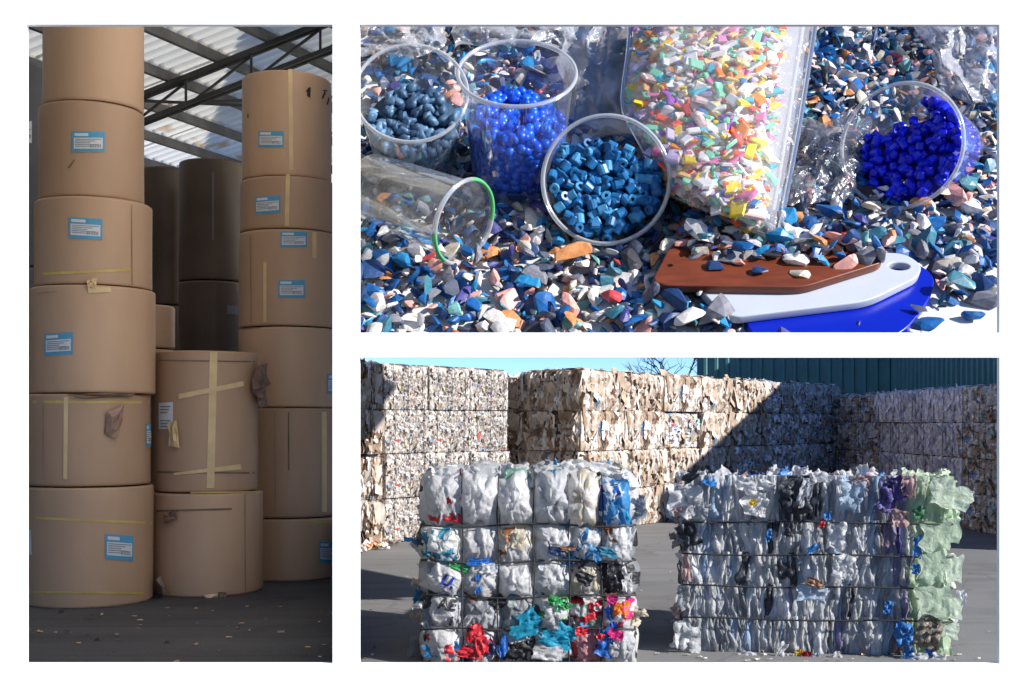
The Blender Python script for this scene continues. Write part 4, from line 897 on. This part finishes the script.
def left_bale():
    W, H, Dp = 1.36, 1.23, 1.15; x0 = (426-CX)*7.98/F
    root = thing('bag_bale', 'wire-tied bale of white and coloured plastic carrier bags at the front left of the yard', 'bale', (x0+W/2, 8.02+Dp/2, 0))
    core_block(root, W-.10, Dp-.10, H-.08, mat('gap_shade_bale_core', (.07, .07, .08), .8, c2=(.26, .26, .27), scale=12), 1)  # core coloured dark to paint shade into the gaps between bags
    r = random.Random(17); rows = 5; cz = [0, .235, .455, .685, .925, H+.02]; cx = [-.68, -.435, -.2, .035, .27, .485, .68]
    pal = {  # (row from bottom, column)
        (0,0): ['white','red','milk'], (0,1): ['white','red','navy'], (0,2): ['white','dark','milk'], (0,3): ['milk','cyan','white'], (0,4): ['pink','white','red'], (0,5): ['milk','white'],
        (1,0): ['white','milk'], (1,1): ['grey','milk'], (1,2): ['grey','white','mint'], (1,3): ['white','green','dark'], (1,4): ['red','mint','white'], (1,5): ['white','magenta','orange'],
        (2,0): ['white','milk'], (2,1): ['milk','white','blue'], (2,2): ['white','milk'], (2,3): ['white','milk'], (2,4): ['cream','white','dark'], (2,5): ['dark','white'],
        (3,0): ['pale','teal','milk'], (3,1): ['white','milk'], (3,2): ['white','cream','brown'], (3,3): ['white','milk','grey'], (3,4): ['white','sky','milk'], (3,5): ['white','milk','brown'],
        (4,0): ['milk','white','red'], (4,1): ['white','milk'], (4,2): ['white','milk','mint'], (4,3): ['milk','white','grey'], (4,4): ['pale','cream','milk'], (4,5): ['sky','white','blue']}
    front = {}
    for j in range(5):
        for i in range(6):
            w_, h_ = cx[i+1]-cx[i], cz[j+1]-cz[j]
            M = Matrix.Translation(((cx[i]+cx[i+1])/2+r.uniform(-.02, .02), -Dp/2+.04, (cz[j]+cz[j+1])/2+r.uniform(-.015, .015))) @ Matrix.Rotation(r.gauss(0, .16), 4, 'Y')
            front[j, i] = (pillow('plastic_bag', root, M, w_*r.uniform(1.0, 1.2), h_*r.uniform(1.02, 1.2), .17+r.uniform(-.03, .04)+(.03 if j == 4 else 0), 3+j*6+i, pal[j, i], (.12, .38)), M)
    for s in (-1, 1):
        for j in range(5):
            for k in range(4):
                M = Matrix.Translation((s*(W/2-.05), -Dp/2+.15+k*.28, (cz[j]+cz[j+1])/2)) @ Matrix.Rotation(s*R(90), 4, 'Z')
                pillow('plastic_bag', root, M, .33, (cz[j+1]-cz[j])*1.25, .10+r.uniform(0, .04), 60+s*20+j*4+k, [r.choice(['white', 'milk', 'pale', 'grey', 'teal' if s < 0 else 'white']), r.choice(['milk', 'white', 'sky', 'dark'])], (.2, .5), 12)
    for i in range(6):
        for k in range(4):
            M = Matrix.Translation(((cx[i]+cx[i+1])/2, -Dp/2+.12+k*.28, H-.06)) @ Matrix.Rotation(R(-90), 4, 'X')
            pillow('plastic_bag', root, M, .30, .33, .10+r.uniform(0, .06), 130+i*4+k, [r.choice(['white', 'milk', 'pale', 'mint', 'cream']), r.choice(['milk', 'white', 'grey'])], (.2, .5), 12)
    # coloured drapes and scraps seen on the face: x and z in bale coordinates from the photograph's spots
    def spot(px, py, w_, h_, c, out=.11, rot=0, sd=0):
        X = (px-CX)*7.9/F-root.location.x; Z = CAMZ+(HY-py)*7.9/F
        scrap(root, Matrix.Translation((X, -Dp/2-out, Z)) @ Matrix.Rotation(rot, 4, 'Y'), w_*7.9/F*.85, h_*7.9/F*.85, c, sd, amp=.5)
    SP = [(434,546,20,34,'teal',.08,-.5),(447,560,26,12,'teal',.09,.3),(458,568,24,10,'green',.10,.2),(452,517,20,12,'red',.10,.2),(436,652,30,14,'sky',.10,0),(448,648,26,16,'sky',.12,.1),(474,634,14,22,'red',.12,.3),(482,645,16,22,'red',.13,0),(470,652,30,14,'red',.12,.1),(493,650,16,16,'navy',.12,0),
          (503,645,9,26,'blue',.12,.1),(478,584,7,22,'blue',.13,0),(480,562,30,9,'blue',.12,0),(488,568,16,12,'pale',.14,0),(526,630,34,16,'cyan',.13,-.3),(528,618,24,16,'cyan',.12,-.6),(556,640,36,18,'cyan',.15,.3),(566,634,22,24,'cyan',.14,.4),(548,652,34,16,'white',.16,.1),(520,650,22,18,'dark',.12,.3),
          (605,642,18,32,'blue',.13,.1),(611,618,10,26,'blue',.12,-.3),(615,634,16,12,'magenta',.15,.3),(619,608,10,14,'orange',.15,0),(612,599,12,10,'magenta',.15,0),(585,578,20,14,'dark',.13,.4),(615,570,18,20,'dark',.12,0),(598,556,10,12,'sky',.14,0),(608,552,20,10,'teal',.15,.3),(620,506,12,34,'cyan',.11,-.4),(618,498,8,24,'blue',.12,-.5),
          (610,488,26,8,'navy',.10,-.1),(596,490,12,8,'violet',.11,0),(556,551,18,10,'navy',.14,.1),(568,548,16,5,'brown',.15,0),(575,467,22,16,'pale',-.02,.2),(556,474,14,10,'cyan',.05,0),(543,474,16,12,'milk',.05,.2),(516,474,26,12,'mint',.04,-.1),(605,470,30,14,'pale',.0,.2),(520,540,14,20,'cream',.13,.3),(448,590,12,8,'violet',.11,0),(431,598,12,26,'dark',.06,.2),(432,572,12,22,'grey',.07,0),(428,622,14,34,'grey',.05,0),
          (625,650,20,22,'milk',.13,.1),(627,582,12,22,'pale',.12,0),(629,540,12,26,'white',.10,.2),(583,497,22,16,'cream',.15,.1),(587,502,10,10,'orange',.155,0),(600,636,8,8,'red',.15,.3),(581,630,14,10,'red',.16,0),(553,600,12,12,'green',.15,.2),(566,604,10,8,'green',.16,.5),(470,473,20,14,'milk',.03,.2),(440,478,24,16,'milk',.05,-.4)]
    for k, s in enumerate(SP): spot(*s, sd=k+3)
    for k in range(62):
        gx, gz = r.choice(cx[1:6])+r.gauss(0, .02), r.uniform(.03, H)
        if k % 2: gx, gz = r.uniform(-W/2, W/2), r.choice(cz[1:5])+r.gauss(0, .02)
        c = r.choice(['dark', 'dark', 'navy', 'grey', 'white', 'milk', 'brown', 'teal', 'milk', 'white', 'cream', 'pale', 'sky'])
        scrap(root, Matrix.Translation((gx, -Dp/2-r.uniform(.02, .10), gz)) @ Matrix.Rotation(r.uniform(-1.5, 1.5), 4, 'Y') @ Matrix.Rotation(r.gauss(0, .4), 4, 'X'), r.uniform(.03, .10), r.uniform(.04, .13), c, 900+k, amp=.7, n=6)
    for k in range(46):
        a = r.random()*6.28; side = r.choice((-1, 1)); c = r.choice(['white', 'milk', 'pale', 'grey', 'milk', 'sky', 'white', 'cream'])
        if k < 22: M = Matrix.Translation((side*(W/2+.05+r.uniform(-.02, .03)), -Dp/2+r.uniform(-.05, .5), r.uniform(.05, H))) @ rotm(r)
        else: M = Matrix.Translation((r.uniform(-W/2, W/2), -Dp/2+r.uniform(-.05, .9), H+r.uniform(.0, .05))) @ rotm(r)
        scrap(root, M, r.uniform(.05, .16), r.uniform(.05, .16), c, 200+k)
    for k, z in enumerate(cz[1:5]): wire_loop(root, W+.06, Dp+.20, z, k)
    for k, x in enumerate(cx[1:6]):
        mb = MB(); mb.tube([(x+.008*math.sin(t*2+k), -Dp/2-.10, z) for t, z in enumerate([.0, .2, .4, .6, .8, 1.0, H+.03])]+[(x, 0, H+.06), (x, Dp/2+.08, H), (x, Dp/2+.08, 0)], .0055, 5); mb.build('baling_wire', wirem, root, smooth=True)
    # printed letters that follow the bag under them
    def letters(txt, j, i, du, dv, size, m):
        (o, vs, nu), M = front[j, i]
        cu = bpy.data.curves.new('t', 'FONT'); cu.body = txt; cu.size = size; cu.offset = .004; cu.shear = .15; cu.align_x = 'CENTER'; cu.align_y = 'CENTER'; cu.resolution_u = 2
        tmp = bpy.data.objects.new('t', cu); COL.objects.link(tmp); dg = bpy.context.evaluated_depsgraph_get(); dg.update(); me = bpy.data.meshes.new_from_object(tmp.evaluated_get(dg)); bpy.data.objects.remove(tmp)
        bm = bmesh.new(); bm.from_mesh(me); bmesh.ops.triangulate(bm, faces=bm.faces); bmesh.ops.subdivide_edges(bm, edges=[e for e in bm.edges if e.calc_length() > .02], cuts=2); bm.to_mesh(me); bm.free()
        for v in me.vertices:
            X, Z = v.co.x+du, v.co.y+dv; best = sorted(vs, key=lambda p: (p.x-X)**2+(p.z-Z)**2)[:4]
            ws = [1/(1e-5+(p.x-X)**2+(p.z-Z)**2) for p in best]; y = sum(w_*p.y for w_, p in zip(ws, best))/sum(ws); v.co = (X, y-.010, Z)
        me.materials.clear(); me.materials.append(m); link('printed_letters', me, o)
    pk, pb, pg = mat('ink_black', (.02, .02, .02), .4), mat('ink_blue', srgb(24,50,150), .4), mat('ink_green', srgb(30,140,70), .4)
    letters('AE', 1, 0, .0, .045, .10, pk); letters('i', 1, 0, .04, -.06, .10, pk); letters('U.', 2, 0, .02, .0, .10, pb); letters('A', 1, 3, .06, .05, .10, pg)
left_bale()
def right_bale():
    W, H, Dp = 1.80, 1.20, 1.1; ang = R(-6)
    c = Vector(((815-CX)*8.32/F, 8.32, 0)); nrm = Vector((-math.sin(ang), math.cos(ang), 0))
    M0 = Matrix.Translation(c+nrm*Dp/2) @ Matrix.Rotation(ang, 4, 'Z')
    root = thing('film_bale', 'wire-tied bale of grey plastic film with a pale green right end', 'bale', mat=M0)
    core_block(root, W-.08, Dp-.08, H-.05, mat('film_bale_core', (.42, .42, .43), .8, c2=(.6, .6, .61), scale=12), 5)
    FMAT = {k: film_mat('sheet_'+k, v) for k, v in {'grey': (202,204,206), 'light': (228,230,232), 'mid': (174,177,182), 'dull': (138,141,147), 'dark': (44,48,58), 'ice': (180,200,220), 'lilac': (150,144,176), 'violet': (70,60,120), 'blush': (196,164,164), 'green': (206,222,198), 'leaf': (186,206,176), 'pgreen': (220,230,212), 'blue': (36,104,168), 'white': (228,228,230), 'dkgreen': (50,110,70), 'brown': (130,90,64), 'straw': (120,112,98), 'red': (170,36,44), 'yellow': (224,190,50)}.items()}
    r = random.Random(23); zr = [0.0, .245, .47, .69, .915, H+.02]
    def strip_mesh(seed, w_, h_, m):
        nu, nv = 9, 12; vs = []; s = Vector((seed*2.3, seed*.7, 0))
        for j in range(nv+1):
            v = j/nv; pinch = .35+.65*math.sin(math.pi*min(1, max(0, v)))**.6
            for i in range(nu+1):
                u = 2*i/nu-1; q = Vector((u*.9, v*1.6, 0))+s
                y = .030*pinch*(1-abs(u)**1.2)+.028*noise.noise(q*1.4)+.034*(.4-abs(noise.noise(Vector((u*3.1, v*1.0, seed*1.1)))))+.02*noise.noise(Vector((u*7, v*3, seed)))
                x = u*w_/2*(.7+.5*noise.noise(Vector((v*2.6, seed*1.9, 4))))+.022*noise.noise(Vector((v*1.6, seed*3.1, 0)))+.012*noise.noise(Vector((v*5, u*2, seed))); vs.append(Vector((x, -y, (v-.5)*h_*1.10)))
        fs = [(j*(nu+1)+i, j*(nu+1)+i+1, (j+1)*(nu+1)+i+1, (j+1)*(nu+1)+i) for j in range(nv) for i in range(nu)]
        return mesh('film_fold', vs, fs, FMAT[m], smooth=True)
    def colour(s, j):
        f = s/W+.5; n1 = noise.noise(Vector((s*2.2, j*1.7, 3.3)))
        if f > .86: return r.choice(['green', 'green', 'pgreen', 'leaf'])
        if f > .80: return r.choice(['blush', 'lilac', 'grey', 'light', 'blue' if j < 2 else 'violet'])
        if f > .72 and j >= 3: return r.choice(['violet', 'lilac', 'mid', 'blush'])
        if .36 < f < .52 and j == 4: return r.choice(['dark', 'dark', 'dull', 'grey'])
        if .30 < f < .47 and j in (2, 3): return r.choice(['dark', 'grey', 'mid', 'light', 'grey'])
        if f < .22: return r.choice(['light', 'grey', 'grey', 'ice', 'mid'])
        return r.choices(['grey', 'light', 'mid', 'dull', 'ice', 'dark', 'lilac'], (32, 40, 12, 3, 10, 2+5*max(0, n1), 3))[0]
    k = 0
    for j in range(5):
        h_ = zr[j+1]-zr[j]; s = -W/2+.03
        while s < W/2-.02:
            w_ = r.uniform(.038, .074) if s/W+.5 < .86 else r.uniform(.09, .13)
            m = colour(s, j); k += 1
            M = Matrix.Translation((s, -Dp/2+.04+r.uniform(-.015, .015), (zr[j]+zr[j+1])/2)) @ Matrix.Rotation(r.gauss(0, .09), 4, 'Y')
            link('film_fold', strip_mesh(k, w_*1.7, h_, m), root, mw=M); s += w_*.60
    # ends and top
    for sgn in (-1, 1):
        for j in range(5):
            for q in range(5):
                m = r.choice(['green', 'pgreen', 'leaf']) if sgn > 0 else r.choice(['grey', 'light', 'mid', 'dull', 'blush']); k += 1
                M = Matrix.Translation((sgn*(W/2-.04), -Dp/2+.08+q*.22, (zr[j]+zr[j+1])/2)) @ Matrix.Rotation(sgn*R(90), 4, 'Z'); link('film_fold', strip_mesh(k, .28, zr[j+1]-zr[j], m), root, mw=M)
    def spot(px, py, w_, h_, c_, out=.08, rot=0, sd=0):
        soft = .20 if c_ in ('green', 'pgreen', 'leaf') else .8; d = 8.25; X = ((px-CX)*d/F-c.x)/math.cos(ang)*1.0; Z = CAMZ+(HY-py)*d/F
        scrap(root, Matrix.Translation((X, -Dp/2-out, Z)) @ Matrix.Rotation(rot, 4, 'Y'), w_*d/F, h_*d/F, FMAT[c_], 400+sd, amp=soft)
    SP = [(688,500,30,34,'light',.03,.1),(700,512,22,24,'grey',.07,.3),(692,537,20,26,'dark',.04,-.4),(756,502,24,22,'white',.12,.2),(762,508,12,20,'white',.14,.3),(754,502,6,6,'yellow',.16,0),(748,484,20,14,'light',.06,0),(768,486,18,10,'white',.05,.2),(797,498,30,32,'dark',.10,.1),(818,500,12,34,'dark',.10,.1),(806,492,12,30,'light',.12,.3),(790,530,10,14,'dark',.10,0),(786,570,14,18,'dark',.10,0),(770,535,6,12,'blue',.12,.2),
          (812,548,12,6,'blue',.13,-.5),(827,515,8,8,'blue',.12,0),(822,523,5,10,'red',.12,.3),(836,535,18,26,'white',.12,.1),(842,566,22,24,'light',.12,.1),(858,538,8,22,'white',.13,-.3),(814,582,16,8,'brown',.13,.3),(812,592,26,16,'ice',.11,.1),(852,497,24,28,'ice',.07,.1),(886,497,20,30,'violet',.10,.2),(894,488,18,24,'violet',.09,-.2),(906,485,14,22,'blush',.10,0),(896,518,14,16,'blush',.12,0),(915,512,10,12,'dkgreen',.10,.2),(914,545,8,20,'blue',.10,0),
          (912,567,8,10,'blue',.12,0),(901,632,18,22,'blue',.12,0),(905,652,10,16,'blue',.12,0),(886,606,8,14,'blue',.11,.2),(924,632,24,26,'straw',.12,.3),(926,622,18,20,'straw',.10,-.2),(925,652,10,12,'blue',.10,0),(914,655,18,12,'light',.13,0),(934,655,14,10,'white',.12,.3),(800,653,8,8,'yellow',.10,0),(807,656,11,11,'red',.11,0),(816,657,10,10,'ice',.10,0),(838,658,10,16,'white',.12,-.5),(783,650,8,16,'white',.11,.5),(790,657,10,8,'white',.10,0),(750,656,18,7,'white',.10,.1),(690,640,24,26,'light',.06,.1),(685,646,20,12,'light',.05,.2),(686,600,14,22,'mid',.04,.3),(690,570,10,26,'blush',.03,0),
          (952,498,26,22,'pgreen',.05,.2),(962,494,16,12,'pgreen',.04,.4),(940,492,22,26,'pgreen',.08,.1),(948,530,16,26,'green',.06,.1),(950,566,16,26,'pgreen',.06,.1),(950,606,18,22,'pgreen',.05,.2),(957,598,10,16,'white',.04,.4),(946,628,18,16,'pgreen',.06,.2),(930,600,30,30,'green',.11,0),(928,565,26,30,'green',.11,.1),(932,535,28,26,'green',.11,-.1)]
    for q, s in enumerate(SP): spot(*s, sd=q)
    for q in range(95):
        side = r.choice((-1, 1)); f = r.random()
        if q < 26: M = Matrix.Translation((side*(W/2+.04), -Dp/2+r.uniform(-.04, .5), r.uniform(.03, H))) @ rotm(r); cc = r.choice(['pgreen', 'green', 'white']) if side > 0 else r.choice(['light', 'grey', 'blush', 'mid'])
        else: X = r.uniform(-W/2, W/2); M = Matrix.Translation((X, -Dp/2+r.uniform(-.06, .5 if q < 70 else 1.0), H+r.uniform(-.02, .03))) @ rotm(r); cc = r.choice(['white', 'light', 'grey', 'white', 'blue', 'dark', 'blush', 'ice']) if X < .6 else r.choice(['pgreen', 'green'])
        scrap(root, M, r.uniform(.05, .15), r.uniform(.05, .15), FMAT[cc], 500+q)
    for q, z in enumerate(zr[1:5]): wire_loop(root, W+.02, Dp+.125, z, q+7, .006)
right_bale()
